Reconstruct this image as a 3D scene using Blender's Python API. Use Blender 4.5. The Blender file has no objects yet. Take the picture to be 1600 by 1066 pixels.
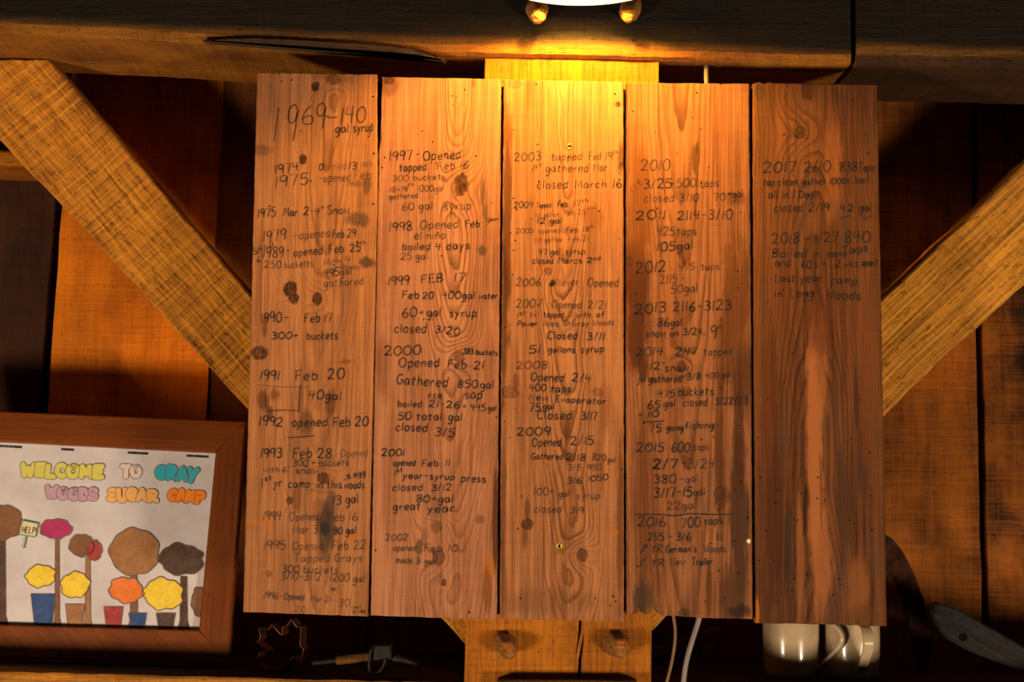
import bpy, bmesh, math, random
from mathutils import Vector, Matrix, Euler

rnd = random.Random(7)
SC = bpy.context.scene
COL = SC.collection

# ------------------------------------------------------------------ camera, world, daylight, exposure
FPX = 2200.0                                    # focal length in pixels of a 1600 px wide frame
CAM = Vector((0.0, -2.2, 1.6))
cam_rot = (Matrix.Rotation(math.radians(95.4), 3, 'X') @ Matrix.Rotation(math.radians(0.5), 3, 'Z'))
cd = bpy.data.cameras.new('camera')
cd.lens = 36.0 * FPX / 1600.0
cd.sensor_width = 36.0
cd.clip_start = 0.02
cam = bpy.data.objects.new('camera', cd)
cam.matrix_world = Matrix.Translation(CAM) @ cam_rot.to_4x4()
COL.objects.link(cam)
SC.camera = cam

SC.view_settings.view_transform = 'Standard'
SC.view_settings.look = 'None'
SC.view_settings.gamma = 1.0
SC.view_settings.exposure = 0.0
SC.view_settings.use_curve_mapping = False

world = bpy.data.worlds.new('barn_gloom')
SC.world = world
world.use_nodes = True
world.node_tree.nodes['Background'].inputs[0].default_value = (0.9, 0.82, 0.74, 1)
world.node_tree.nodes['Background'].inputs[1].default_value = 0.023

def area(name, loc, target, size, sizey, power, col):
    l = bpy.data.lights.new(name, 'AREA')
    l.shape = 'RECTANGLE'; l.size = size; l.size_y = sizey
    l.energy = power; l.color = col
    o = bpy.data.objects.new(name, l)
    o.location = loc
    o.rotation_euler = (Vector(target) - Vector(loc)).to_track_quat('-Z', 'Y').to_euler()
    COL.objects.link(o)
    return o
# daylight from the low openings left and right behind the photographer
area('daylight_left', (-1.75, -1.95, 0.62), (-0.1, 0.1, 1.75), 0.40, 0.40, 65, (1.0, 0.78, 0.54))
area('daylight_right', (1.75, -1.95, 0.62), (0.1, 0.1, 1.75), 0.40, 0.40, 58, (1.0, 0.77, 0.52))

# ------------------------------------------------------------------ pixel <-> place
def ray(px, py):
    return cam_rot @ Vector(((px - 800.0) / FPX, -(py - 533.0) / FPX, -1.0))
def P(px, py, y=0.0):
    d = ray(px, py)
    return CAM + d * ((y - CAM.y) / d.y)
def Pplane(px, py, p0, n):
    d = ray(px, py)
    return CAM + d * ((Vector(p0) - CAM).dot(n) / d.dot(n))

# ------------------------------------------------------------------ object helpers
def tag(o, label=None, cat=None, group=None, kind=None):
    if label: o['label'] = label
    if cat: o['category'] = cat
    if group: o['group'] = group
    if kind: o['kind'] = kind
    return o
def empty(name, loc, label, cat, group=None):
    o = bpy.data.objects.new(name, None)
    o.empty_display_size = 0.05
    o.location = loc
    COL.objects.link(o)
    return tag(o, label, cat, group)
def link(name, me, mats, parent=None, loc=None, rot=None, smooth=False):
    """one mesh object; loc/rot are in world space, a parent is kept in place"""
    for m in (mats if isinstance(mats, (list, tuple)) else [mats]):
        me.materials.append(m)
    if smooth:
        for p in me.polygons: p.use_smooth = True
    o = bpy.data.objects.new(name, me)
    COL.objects.link(o)
    mw = Matrix.Translation(loc or (0, 0, 0)) @ (rot.to_4x4() if rot is not None else Matrix.Identity(4))
    WM[o.name] = mw
    if parent is not None:
        o.parent = parent
        pm = WM.get(parent.name)
        if pm is None: pm = Matrix.Translation(parent.location)
        o.matrix_local = pm.inverted() @ mw
    else:
        o.matrix_world = mw
    return o
WM = {}
def mesh(name, verts, faces, mi=None):
    me = bpy.data.meshes.new(name)
    me.from_pydata([tuple(v) for v in verts], [], faces)
    if mi:
        for p, k in zip(me.polygons, mi): p.material_index = k
    me.update()
    return me
def bm_mesh(name, bm):
    bmesh.ops.recalc_face_normals(bm, faces=bm.faces)
    me = bpy.data.meshes.new(name)
    bm.to_mesh(me); bm.free()
    return me
def bevel(o, w, seg=2):
    b = o.modifiers.new('bevel', 'BEVEL'); b.width = w; b.segments = seg; b.limit_method = 'ANGLE'
    b.angle_limit = math.radians(35)
    return o

def resample(poly, step, jit, rng):
    out = []
    n = len(poly)
    for i in range(n):
        a, b = Vector(poly[i]), Vector(poly[(i + 1) % n])
        L = (b - a).length
        k = max(1, int(L / step))
        nrm = Vector((-(b - a).y, (b - a).x)).normalized() if L > 0 else Vector((0, 0))
        for j in range(k):
            p = a.lerp(b, j / k)
            if j: p = p + nrm * rng.uniform(-jit, jit)
            out.append(p)
    return out
def inset_poly(poly, d):
    n = len(poly); out = []
    area2 = sum(poly[i].x * poly[(i + 1) % n].y - poly[(i + 1) % n].x * poly[i].y for i in range(n))
    s = 1 if area2 > 0 else -1
    for i in range(n):
        t = (poly[(i + 1) % n] - poly[i - 1])
        if t.length < 1e-9: out.append(poly[i].copy()); continue
        t.normalize()
        out.append(poly[i] + Vector((-t.y, t.x)) * d * s)
    return out
def prism(name, poly, y0, y1, cham=0.0015):
    """poly: list of 2D (x,z) points; front face at y0, back at y1, chamfered rims"""
    ins = inset_poly(poly, cham)
    rings = [(ins, y0), (poly, y0 + cham), (poly, y1 - cham), (ins, y1)]
    verts, faces = [], []
    n = len(poly)
    for pl, y in rings:
        verts += [(p.x, y, p.y) for p in pl]
    for r in range(3):
        for i in range(n):
            a, b = r * n + i, r * n + (i + 1) % n
            faces.append((a, b, b + n, a + n))
    faces.append(tuple(range(n - 1, -1, -1)))
    faces.append(tuple(3 * n + i for i in range(n)))
    bm = bmesh.new()
    bv = [bm.verts.new(v) for v in verts]
    for f in faces: bm.faces.new([bv[i] for i in f])
    return bm_mesh(name, bm)
def prism_px(name, pts, y0, y1, mats, parent=None, angle=0.0, step=0.02, jit=0.0006, cham=0.002, pref=None, seed=1):
    """a timber whose front face is the given pixel polygon laid on the plane y = y0; local X runs along 'angle'"""
    rng = random.Random(seed)
    W = [P(x, y, y0 if pref is None else pref) for x, y in pts]
    c = Vector((sum(w.x for w in W) / len(W), (y0 + y1) / 2, sum(w.z for w in W) / len(W)))
    R = Matrix.Rotation(-angle, 3, 'Y')           # local X -> (cos, 0, sin)
    Ri = R.transposed()
    loc = [Ri @ (w - c) for w in W]
    poly = resample([(l.x, l.z) for l in loc], step, jit, rng)
    return link(name, prism(name, poly, y0 - c.y, y1 - c.y, cham), mats, parent, c, R)
def catmull(pts, sub=5):
    if len(pts) < 3: return [Vector(p) for p in pts]
    out = []
    p = [Vector(q) for q in pts]
    for i in range(len(p) - 1):
        p0 = p[i - 1] if i else p[0] * 2 - p[1]
        p1, p2 = p[i], p[i + 1]
        p3 = p[i + 2] if i + 2 < len(p) else p[-1] * 2 - p[-2]
        for k in range(sub):
            t = k / sub
            out.append(0.5 * ((2 * p1) + (p2 - p0) * t + (2 * p0 - 5 * p1 + 4 * p2 - p3) * t * t + (3 * p1 - p0 - 3 * p2 + p3) * t ** 3))
    out.append(p[-1])
    return out
def tube_bm(bm, pts, rad, seg=10, cap=True):
    pts = [Vector(p) for p in pts]
    rings = []
    up = Vector((0.13, 0.3, 0.94)).normalized()
    for i, p in enumerate(pts):
        t = (pts[min(i + 1, len(pts) - 1)] - pts[max(i - 1, 0)]).normalized()
        s = t.cross(up)
        if s.length < 1e-4: s = t.cross(Vector((1, 0, 0)))
        s.normalize(); u = s.cross(t)
        r = rad[i] if isinstance(rad, (list, tuple)) else rad
        rings.append([bm.verts.new(p + (s * math.cos(a) + u * math.sin(a)) * r) for a in [2 * math.pi * k / seg for k in range(seg)]])
    for a, b in zip(rings, rings[1:]):
        for k in range(seg):
            bm.faces.new((a[k], a[(k + 1) % seg], b[(k + 1) % seg], b[k]))
    if cap:
        bm.faces.new(rings[0][::-1]); bm.faces.new(rings[-1])
def lathe_bm(bm, prof, seg=48, axis='Z', cap=True):
    rings = []
    for r, h in prof:
        ring = []
        for k in range(seg):
            a = 2 * math.pi * k / seg
            v = (r * math.cos(a), r * math.sin(a), h) if axis == 'Z' else (h, r * math.cos(a), r * math.sin(a))
            ring.append(bm.verts.new(v))
        rings.append(ring)
    for a, b in zip(rings, rings[1:]):
        for k in range(seg):
            bm.faces.new((a[k], a[(k + 1) % seg], b[(k + 1) % seg], b[k]))
    if cap:
        bm.faces.new(rings[0][::-1]); bm.faces.new(rings[-1])
def box_mesh(name, a, b):
    x0, y0, z0 = a; x1, y1, z1 = b
    v = [(x0, y0, z0), (x1, y0, z0), (x1, y1, z0), (x0, y1, z0), (x0, y0, z1), (x1, y0, z1), (x1, y1, z1), (x0, y1, z1)]
    f = [(3, 2, 1, 0), (4, 5, 6, 7), (0, 1, 5, 4), (1, 2, 6, 5), (2, 3, 7, 6), (3, 0, 4, 7)]
    return mesh(name, v, f)

# ------------------------------------------------------------------ node helpers
class S:
    """a socket with arithmetic"""
    def __init__(self, nt, s): self.nt, self.s = nt, s
    def m(self, op, o=None, o2=None, clamp=False):
        n = self.nt.nodes.new('ShaderNodeMath'); n.operation = op; n.use_clamp = clamp
        self.nt.links.new(self.s, n.inputs[0])
        for i, q in ((1, o), (2, o2)):
            if q is None: continue
            if isinstance(q, S): self.nt.links.new(q.s, n.inputs[i])
            else: n.inputs[i].default_value = q
        return S(self.nt, n.outputs[0])
    def __add__(self, o): return self.m('ADD', o)
    def __sub__(self, o): return self.m('SUBTRACT', o)
    def __mul__(self, o): return self.m('MULTIPLY', o)
    def __truediv__(self, o): return self.m('DIVIDE', o)
    def __pow__(self, o): return self.m('POWER', o)
    __radd__ = __add__
    __rmul__ = __mul__
    def ma(self, a, b): return self.m('MULTIPLY_ADD', a, b)
    def frac(self): return self.m('FRACT')
    def exp(self): return self.m('EXPONENT')
    def sqrt(self): return self.m('SQRT')
    def abs(self): return self.m('ABSOLUTE')
    def sat(self): return self.m('ADD', 0.0, clamp=True)
    def ramp(self, a, b, lo=0.0, hi=1.0, smooth=True):
        n = self.nt.nodes.new('ShaderNodeMapRange')
        n.interpolation_type = 'SMOOTHSTEP' if smooth else 'LINEAR'
        self.nt.links.new(self.s, n.inputs[0])
        for i, v in enumerate((a, b, lo, hi)): n.inputs[i + 1].default_value = v
        return S(self.nt, n.outputs[0])
class M:
    def __init__(self, name, rough=0.7, spec=0.3):
        self.mat = bpy.data.materials.new(name); self.mat.use_nodes = True
        self.nt = self.mat.node_tree
        self.b = self.nt.nodes['Principled BSDF']
        self.b.inputs['Roughness'].default_value = rough
        self.b.inputs['Specular IOR Level'].default_value = spec
    def coord(self):
        t = self.nt.nodes.new('ShaderNodeTexCoord')
        x = self.nt.nodes.new('ShaderNodeSeparateXYZ')
        self.nt.links.new(t.outputs['Object'], x.inputs[0])
        return [S(self.nt, x.outputs[i]) for i in range(3)]
    def noise(self, x, y, z, scale=(1, 1, 1), off=0.0, detail=3, rough=0.55, dist=0.0):
        c = self.nt.nodes.new('ShaderNodeCombineXYZ')
        for i, (s, k) in enumerate(zip((x, y, z), scale)):
            self.nt.links.new(s.ma(k, off + 3.1 * i).s, c.inputs[i])
        n = self.nt.nodes.new('ShaderNodeTexNoise')
        n.inputs['Scale'].default_value = 1.0
        n.inputs['Detail'].default_value = detail; n.inputs['Roughness'].default_value = rough
        n.inputs['Distortion'].default_value = dist
        self.nt.links.new(c.outputs[0], n.inputs['Vector'])
        return S(self.nt, n.outputs[0])
    def rgb(self, c):
        n = self.nt.nodes.new('ShaderNodeRGB'); n.outputs[0].default_value = (*c, 1)
        return S(self.nt, n.outputs[0])
    def mix(self, f, a, b, mode='MIX'):
        n = self.nt.nodes.new('ShaderNodeMix'); n.data_type = 'RGBA'; n.blend_type = mode
        for sock, v in ((n.inputs[0], f), (n.inputs[6], a), (n.inputs[7], b)):
            if isinstance(v, S): self.nt.links.new(v.s, sock)
            elif isinstance(v, tuple): sock.default_value = (*v, 1)
            else: sock.default_value = v
        return S(self.nt, n.outputs[2])
    def color(self, s):
        if isinstance(s, tuple): self.b.inputs['Base Color'].default_value = (*s, 1)
        else: self.nt.links.new(s.s, self.b.inputs['Base Color'])
    def bump(self, h, strength, dist):
        n = self.nt.nodes.new('ShaderNodeBump'); n.inputs['Strength'].default_value = strength
        n.inputs['Distance'].default_value = dist
        self.nt.links.new(h.s, n.inputs['Height'])
        self.nt.links.new(n.outputs[0], self.b.inputs['Normal'])
def srgb(r, g, b):
    f = lambda c: (c / 255 / 12.92) if c <= 10 else ((c / 255 + 0.055) / 1.055) ** 2.4
    return (f(r), f(g), f(b))
def plain(name, c, rough=0.5, metal=0.0, spec=0.3, vary=0.12, bump=0.0):
    m = M(name, rough, spec)
    x, y, z = m.coord()
    n = m.noise(x, y, z, (45, 45, 45), detail=4)
    m.color(m.mix(n.ramp(0.3, 0.7), tuple(v * (1 - vary) for v in c), tuple(min(1, v * (1 + vary)) for v in c)))
    m.b.inputs['Metallic'].default_value = metal
    if bump: m.bump(n, bump, 0.002)
    return m.mat
# ------------------------------------------------------------------ woods
def rough_timber(name, light, dark, seed=0.0, saw=0.5, fibre=0.6, blotch=0.5, bump=0.8, grain=1.0, rough=0.8, worn_lit_edge=None):
    """sawn timber, grain along local X, saw marks across it"""
    m = M(name, rough, 0.2)
    x, y, z = m.coord()
    wob = m.noise(x, y, z, (2.2, 6, 6), seed + 5, 2) * 0.03
    fib = m.noise(x, y + wob, z + wob, (7 * grain, 190, 190), seed, 4, 0.6)
    band = m.noise(x, y + wob, z + wob, (1.6, 26, 26), seed + 9, 3)
    sawn = m.noise(x + wob * 0.6, y, z, (210, 5, 5), seed + 2, 3, 0.65)
    blo = m.noise(x, y, z, (6, 7, 7), seed + 11, 5, 0.6)
    pit = m.noise(x, y, z, (60, 170, 170), seed + 21, 3, 0.6)
    t = (fib - 0.5) * fibre * 2.2 + (sawn - 0.5) * saw * 2.0 + (blo - 0.5) * blotch * 2.4 + (band - 0.5) * 0.9 + 0.55
    col = m.mix(t.ramp(0.0, 1.0, smooth=False), dark, light)
    col = m.mix(pit.ramp(0.26, 0.40, 0.45, 0.0), col, tuple(v * 0.25 for v in dark))
    if worn_lit_edge:
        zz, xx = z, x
        e = zz - xx * worn_lit_edge[1] + (blo - 0.5) * 0.022 + (fib - 0.5) * 0.006
        col = m.mix(e.ramp(worn_lit_edge[2], worn_lit_edge[3], 1.0, 0.0), col, m.mix(t.ramp(0.0, 1.0), tuple(v * 0.35 for v in worn_lit_edge[0]), worn_lit_edge[0]))
    m.color(col)
    h = fib * 0.9 + sawn * saw * 1.1 + pit.ramp(0.28, 0.45) * 0.5
    m.bump(h, bump, 0.0035)
    return m.mat

def plank_wood(name, early, late, xc, d0, slope, freq, seed, knots=(), stains=(), contrast=0.75, bow=0.006, cath=0.018, dirt=0.35, fibre=0.30, grey=(0.05, 0.035, 0.028), xs=1.0):
    """flat-sawn board: growth rings cut lengthwise, rings bent round each knot; knots/stains in local metres"""
    m = M(name, 0.78, 0.08)
    x, y, z = m.coord()
    low = m.noise(x, y, z, (1.5, 1, 2.2), seed, 2)
    low2 = m.noise(x, y, z, (6, 1, 3.4), seed + 4, 3, 0.5)
    fine = m.noise(x, y, z, (70, 9, 5), seed + 8, 3)
    u = (x - xc + (low - 0.5) * bow * 4) * xs
    d = z.ma(slope, d0) + (low2 - 0.5) * cath * 2 + (fine - 0.5) * 0.0035
    kmask = None; kring = None
    nk = m.noise(x, y, z, (210, 20, 120), seed + 31, 4, 0.65)
    nk2 = m.noise(x, y, z, (70, 20, 55), seed + 33, 2)
    for (kx, kz, rx, rz, dk, spread) in knots:
        ex = (x - kx) / rx; ez = (z - kz) / rz
        q = ex * ex + ez * ez
        g = (q * (-1.0 / (spread * spread))).exp()
        d = d + g * (rx * 1.5)
        u = u + g * (ex * (rx * 0.55))
        rr = q.sqrt() + (nk - 0.5) * 0.9 + (nk2 - 0.5) * 0.7
        body = rr.ramp(0.75, 1.08, dk, 0.0)
        rim = (rr - 0.95).abs().ramp(0.0, 0.22, 0.55 * min(1, dk + 0.35), 0.0)
        rg = (rr * 2.3).frac().ramp(0.25, 1.0) * rr.ramp(0.9, 1.1, 0.5, 0.0)
        kmask = body if kmask is None else kmask.m('MAXIMUM', body)
        rg = rg.m('MAXIMUM', rim)
        kring = rg if kring is None else kring.m('MAXIMUM', rg)
    r = (u * u + d * d).sqrt()
    ph = (r * freq).frac()
    ring = ph.ramp(0.35, 0.93) * ph.ramp(0.94, 1.0, 1.0, 0.0)
    fib = m.noise(x, y, z, (420, 60, 9), seed + 12, 3, 0.6)
    sawn = m.noise(x, y, z, (9, 9, 260), seed + 15, 2)
    tone = m.noise(x, y, z, (16, 5, 2.4), seed + 17, 3, 0.5)
    rid = m.noise((r * freq).m('FLOOR'), y, y, (7.31, 0.1, 0.1), seed + 41, 0)
    fade = (u * u * -260.0).exp() * 0.75 + 0.25
    brk = m.noise(x, y, z, (60, 20, 11), seed + 43, 3)
    line = ring * fade * rid.ramp(0.25, 0.7, 0.35, 1.2) * brk.ramp(0.25, 0.6, 0.45, 1.0) * contrast
    strk = m.noise(x, y, z, (130, 20, 4.5), seed + 45, 4, 0.6)
    t = (fib - 0.5) * fibre * 3.4 + (tone - 0.5) * 1.25 + (strk - 0.5) * 1.9 + (sawn - 0.5) * 0.3 + 0.34
    col = m.mix(t.ramp(0.0, 1.0, smooth=False), early, late)
    hair = m.noise(x + (low2 - 0.5) * 0.006, y, z, (330, 20, 3.2), seed + 47, 3, 0.6)
    col = m.mix(hair.ramp(0.56, 0.72, 0.0, 0.55), col, tuple(v * 0.6 for v in late))
    col = m.mix((line * 1.5).sat(), col, tuple(v * 0.55 for v in late))
    gr = m.noise(x, y, z, (22, 8, 7), seed + 23, 5, 0.62)
    col = m.mix(gr.ramp(0.50, 0.80, 0.0, dirt), col, grey)
    ragged = m.noise(x, y, z, (170, 40, 8), seed + 27, 5, 0.65) * 0.6 + m.noise(x, y, z, (45, 20, 20), seed + 28, 3) * 0.5
    for (sx, sz, rx, rz, c, st) in stains:
        ex = (x - sx) / rx; ez = (z - sz) / rz
        q = (ex * ex + ez * ez).sqrt() + (ragged - 0.55) * 2.2
        col = m.mix(q.ramp(0.55, 1.16, st, 0.0), col, c)
    if kmask is not None:
        kn = m.mix((nk * 0.6 + nk2 * 0.45).ramp(0.38, 0.68), (0.010, 0.0045, 0.0028), (0.130, 0.046, 0.016))
        col = m.mix(kmask, col, kn)
        col = m.mix(kring, col, (0.012, 0.005, 0.003))
    m.color(col)
    m.bump(ring * -0.35 + fib * 0.5 + sawn * 0.35, 0.45, 0.0012)
    return m.mat

MT = {}
MT['pencil_dark'] = None
def pencil(name, c, alpha):
    m = M(name, 0.55, 0.25)
    x, y, z = m.coord()
    n = m.noise(x, y, z, (520, 520, 520), 3, 2, 0.6)
    n2 = m.noise(x, y, z, (60, 60, 60), 9, 2)
    m.color(c)
    a = (n.ramp(0.30, 0.62, 0.62, 1.0) * n2.ramp(0.3, 0.65, 0.82, 1.0)) * alpha
    m.nt.links.new(a.s, m.b.inputs['Alpha'])
    return m.mat
INK = {3: pencil('marker_black', (0.012, 0.010, 0.012), 1.0), 2: pencil('pencil_dark', (0.020, 0.016, 0.017), 0.92),
       1: pencil('pencil_worn', (0.030, 0.022, 0.020), 0.70), 0: pencil('pencil_faint', (0.030, 0.020, 0.016), 0.50)}
MT['hole'] = plain('worm_hole_dark', (0.006, 0.004, 0.003), 0.95, spec=0.0)
MT['brass'] = plain('brass_plated_screw', (0.75, 0.55, 0.10), 0.35, 1.0)
MT['black'] = plain('black_recess', (0.005, 0.004, 0.003), 0.95, spec=0.0)
# ------------------------------------------------------------------ handwriting: single-stroke letters laid down as thin ribbons
GL = {
'0': (6, ["4,10 1.6,8.6 0.3,5 1.4,1 3.3,0 5.4,1.8 6,5.5 5,9 3.4,10"]), '1': (1.8, ["1.6,10 0.6,0"]),
'2': (6, ["0.4,7.6 1.2,9.4 3,10 4.8,8.9 4.7,6.8 3,3.8 0.3,0.3! 2,0.7 5.8,0.2"]),
'3': (5.4, ["0.6,9.2 2.8,10 4.8,8.6 4.2,6.4 2.2,5.5! 4.6,4.4 5.2,2.2 3.4,0.2 0.3,0.8"]),
'4': (5.6, ["1.3,10 0.3,5! 5.6,5.2", "4.4,9.7 3.8,0"]),
'5': (5.4, ["1.2,9.8! 0.7,5.6! 3.5,6 5.2,4 4.4,1 2.2,0 0.2,0.9", "1.2,9.8 5.6,10"]),
'6': (5.2, ["4.4,10 1.6,6.5 0.4,2.6 1.6,0.2 4,0.2 5.2,2.2 4.2,4.4 1.8,4 0.6,2.4"]),
'7': (5.6, ["0.3,9.6! 5.6,10! 2.4,0"]),
'8': (5.2, ["4.8,8.8 3,10 1,8.8 1.4,6.8 4.2,4.4 5,2 3.2,0 1,1 1,3 3.6,5.4 5,7.6 4.8,8.8"]),
'9': (5.2, ["5,8.6 3.4,10 1,9 0.5,6.6 1.8,5 4,5.6 5.2,8.6! 4.6,4 4,0"]),
'A': (6, ["0.2,0! 3,10! 5.8,0", "1.2,3.8 4.8,3.8"]), 'B': (5.4, ["0.6,0 0.8,10", "0.8,10! 4,9.6 4.8,7.6 3.2,5.4 0.8,5.2! 4.4,4.6 5.2,2.2 3.4,0.2 0.6,0"]),
'C': (5.6, ["5.4,8.4 3.6,10 1.4,8.6 0.3,5 1.2,1.2 3.4,0 5.6,1.4"]), 'D': (5.8, ["0.8,10! 0.6,0! 3.6,0.4 5.6,3 5.4,7 3.4,9.6 0.4,10"]),
'E': (5.2, ["5,10 0.8,9.8! 0.6,0! 5.2,0.2", "0.8,5.2 4.2,5.4"]), 'F': (5.2, ["5.2,10 0.8,9.8! 0.6,0", "0.8,5 4.2,5.4"]),
'G': (5.8, ["5.4,8.6 3.4,10 1.2,8.4 0.3,4.8 1.4,1 3.6,0 5.4,1.6 5.6,4.4! 3.4,4.4"]), 'H': (5.6, ["0.8,10 0.6,0", "5.2,10 5,0", "0.7,5 5,5.2"]),
'L': (5, ["0.8,10 0.6,0! 4.8,0"]), 'M': (7, ["0.3,0! 1.2,10! 3.6,3! 5.8,10! 6.8,0"]), 'N': (5.8, ["0.4,0! 0.8,10! 5,0! 5.4,10"]),
'O': (7, ["4.2,10 1.4,8.6 0.3,5 1.6,1 3.6,0 6,1.8 6.8,5.5 5.6,9 3.4,10"]), 'P': (5.4, ["0.8,10 0.6,0", "0.8,9.8 4,9.8 5.2,7.6 4,5.4 0.8,5"]),
'R': (5.8, ["0.8,10 0.6,0", "0.8,9.8 4,9.8 5.2,7.8 4,5.6 0.9,5.2! 5.8,0"]), 'S': (5.4, ["5,8.8 3.2,10 1,8.8 1.4,6.4 4,4.6 5,2.4 3.4,0.2 0.4,1.2"]),
'T': (6, ["0,10 6,10", "3,10 2.8,0"]), 'U': (5.8, ["0.6,10 0.6,3 2,0.2 4,0.2 5.2,3 5.4,10"]), 'W': (7.6, ["0.2,10! 1.6,0! 3.6,7! 5.4,0! 7.4,10"]),
'Y': (5.6, ["0.3,10 2.8,5", "5.4,10 2.8,5 1.8,0"]),
'a': (5, ["4.4,5.2 2.6,6 0.8,4.6 0.5,2 1.8,0.1 3.6,1.2 4.5,5.4! 4.4,1.4 5,0"]), 'b': (4.8, ["0.8,10 0.6,0.6", "0.6,3.8 2.4,6 4.4,4.6 4.2,1.2 2.2,0 0.6,1"]),
'c': (4.4, ["4.2,4.8 2.6,6 0.8,4.6 0.5,1.8 2,0 4.2,0.9"]), 'd': (5, ["4.4,5 2.4,6 0.6,4 0.8,0.8 2.4,0 4.2,1.8", "4.7,10 4.4,0"]),
'e': (4.6, ["0.7,3 4.2,3.4 3.8,5.6 2.2,6 0.7,4.2 0.7,1.4 2.2,0 4.4,0.8"]), 'f': (4.2, ["4.4,9.4 3,10 2,8.4 1.8,0", "0.3,5.6 3.8,5.8"]),
'g': (4.8, ["4.2,5 2.4,6 0.6,4.4 0.8,1.6 2.4,0.6 4,2 4.4,5.6! 4.2,-1.6 2.6,-4 0.4,-3"]), 'h': (4.6, ["0.8,10 0.6,0", "0.7,3.6 2.4,5.8 4,5 4.2,0"]),
'i': (1.6, ["0.8,6 0.7,0", "0.9,8.4 1,7.9"]), 'k': (4.6, ["0.8,10 0.6,0", "4.2,6 0.8,2.8! 4.4,0"]), 'l': (1.6, ["0.9,10 0.7,0"]),
'm': (6.4, ["0.6,6 0.5,0", "0.6,4 2,6 3,5 3,0", "3,4 4.6,6 5.8,5 5.9,0"]), 'n': (4.6, ["0.6,6 0.5,0", "0.6,4 2.4,6 4,5 4.2,0"]),
'~': (4.6, ["0.6,6 0.5,0", "0.6,4 2.4,6 4,5 4.2,0", "0.9,8 2,8.8 3,8 4.1,8.8"]),
'o': (4.8, ["2.6,6 0.8,4.8 0.5,2 2,0 3.8,0.8 4.5,3.4 3.6,5.6 2.4,6"]), 'p': (4.8, ["0.8,6 0.4,-4", "0.7,4 2.4,6 4.3,4.6 4,1.2 2,0 0.7,1"]),
'r': (3.8, ["0.7,6 0.6,0", "0.7,3.6 2.2,5.6 3.8,5.6"]), 's': (4.2, ["3.8,5.2 2.2,6 0.8,5 1.2,3.4 3.4,2.2 3.4,0.6 1.8,0 0.3,0.8"]),
't': (4.2, ["2,9 1.8,0.8 2.8,0", "0.2,6 4,6.2"]), 'u': (4.8, ["0.6,6 0.6,1.4 2,0 3.8,1.6", "4.3,6 4.3,0"]), 'v': (4.4, ["0.3,6 2,0! 4,6"]),
'w': (6, ["0.3,6 1.6,0! 3,4.6! 4.4,0! 5.8,6"]), 'y': (4.8, ["0.5,6 2.4,1.2", "4.6,6 2.4,1 0.8,-4"]),
'-': (4.6, ["0.5,5 4.2,5.2"]), '_': (2.4, ["0.2,5 2.2,5.2"]), '.': (1.4, ["0.4,0.2 0.9,0.5"]), ',': (1.6, ["0.9,0.6 0.4,-1.6"]), '+': (5, ["0.4,4.6 4.6,4.8", "2.6,7 2.4,2.2"]),
'=': (4.6, ["0.4,6 4.2,6.2", "0.4,3.6 4.2,3.8"]), '/': (3.8, ["0.2,-0.6 3.6,10.6"]), '|': (1.8, ["0.8,-0.4 1.2,10.4"]),
'"': (2.4, ["0.5,10.4 0.4,8", "1.9,10.4 1.8,8"]), "'": (1.4, ["0.8,10.4 0.6,8"]), '!': (1.8, ["1,10 0.8,3", "0.7,0.6 0.8,0.1"]),
'@': (7, ["4.6,5.6 3,6.4 2.2,4.4 3,3 4.6,4.2 4.8,6! 5,3.4 6.4,4 6.6,7 4,9 1,8 0.2,4.6 1.6,1 4.4,0.6"]),
}
def glyph_strokes(ch):
    w, ss = GL[ch]
    out = []
    for s in ss:
        segs, cur = [], []
        for tok in s.split():
            c = tok.endswith('!'); a, b = tok.rstrip('!').split(',')
            p = Vector((float(a), float(b))); cur.append(p)
            if c: segs.append(cur); cur = [p]
        segs.append(cur)
        pl = []
        for g in segs:
            if len(g) < 2: continue
            q = catmull(g, 4)
            pl += q if not pl else q[1:]
        out.append(pl)
    return w, out
def layout(text, x0, y0, x1, y1, h, rng, slant=0.08, jit=0.25, letters=False):
    """strokes as pixel polylines; the text is fitted from (x0,y0) to (x1,y1) along its baseline with capital height h"""
    adv = 0; items = []
    for ch in text:
        if ch == ' ': adv += 3.6; continue
        w, st = glyph_strokes(ch); items.append((adv, w, st)); adv += w + 1.5
    adv -= 1.5
    sx = math.hypot(x1 - x0, y1 - y0) / max(adv, 0.1)
    ang = math.atan2(y1 - y0, x1 - x0)
    sy = h / 10.0
    if len(text) == 1: sx = (x1 - x0) / max(items[0][1], 1.0)
    res = []; byl = []
    for a, w, st in items:
        k0 = len(res)
        dy = rng.uniform(-jit, jit); sc = 1 + rng.uniform(-0.07, 0.07); rot = rng.uniform(-0.05, 0.05)
        for pl in st:
            q = []
            for p in pl:
                lx, ly = p.x, p.y * sc + dy
                lx += rot * (ly - 5)
                X = (a + lx) * sx + slant * ly * sy; Y = -ly * sy
                q.append((x0 + X * math.cos(ang) - Y * math.sin(ang), y0 + X * math.sin(ang) + Y * math.cos(ang)))
            res.append(q)
        byl.append(res[k0:])
    return byl if letters else res
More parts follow.
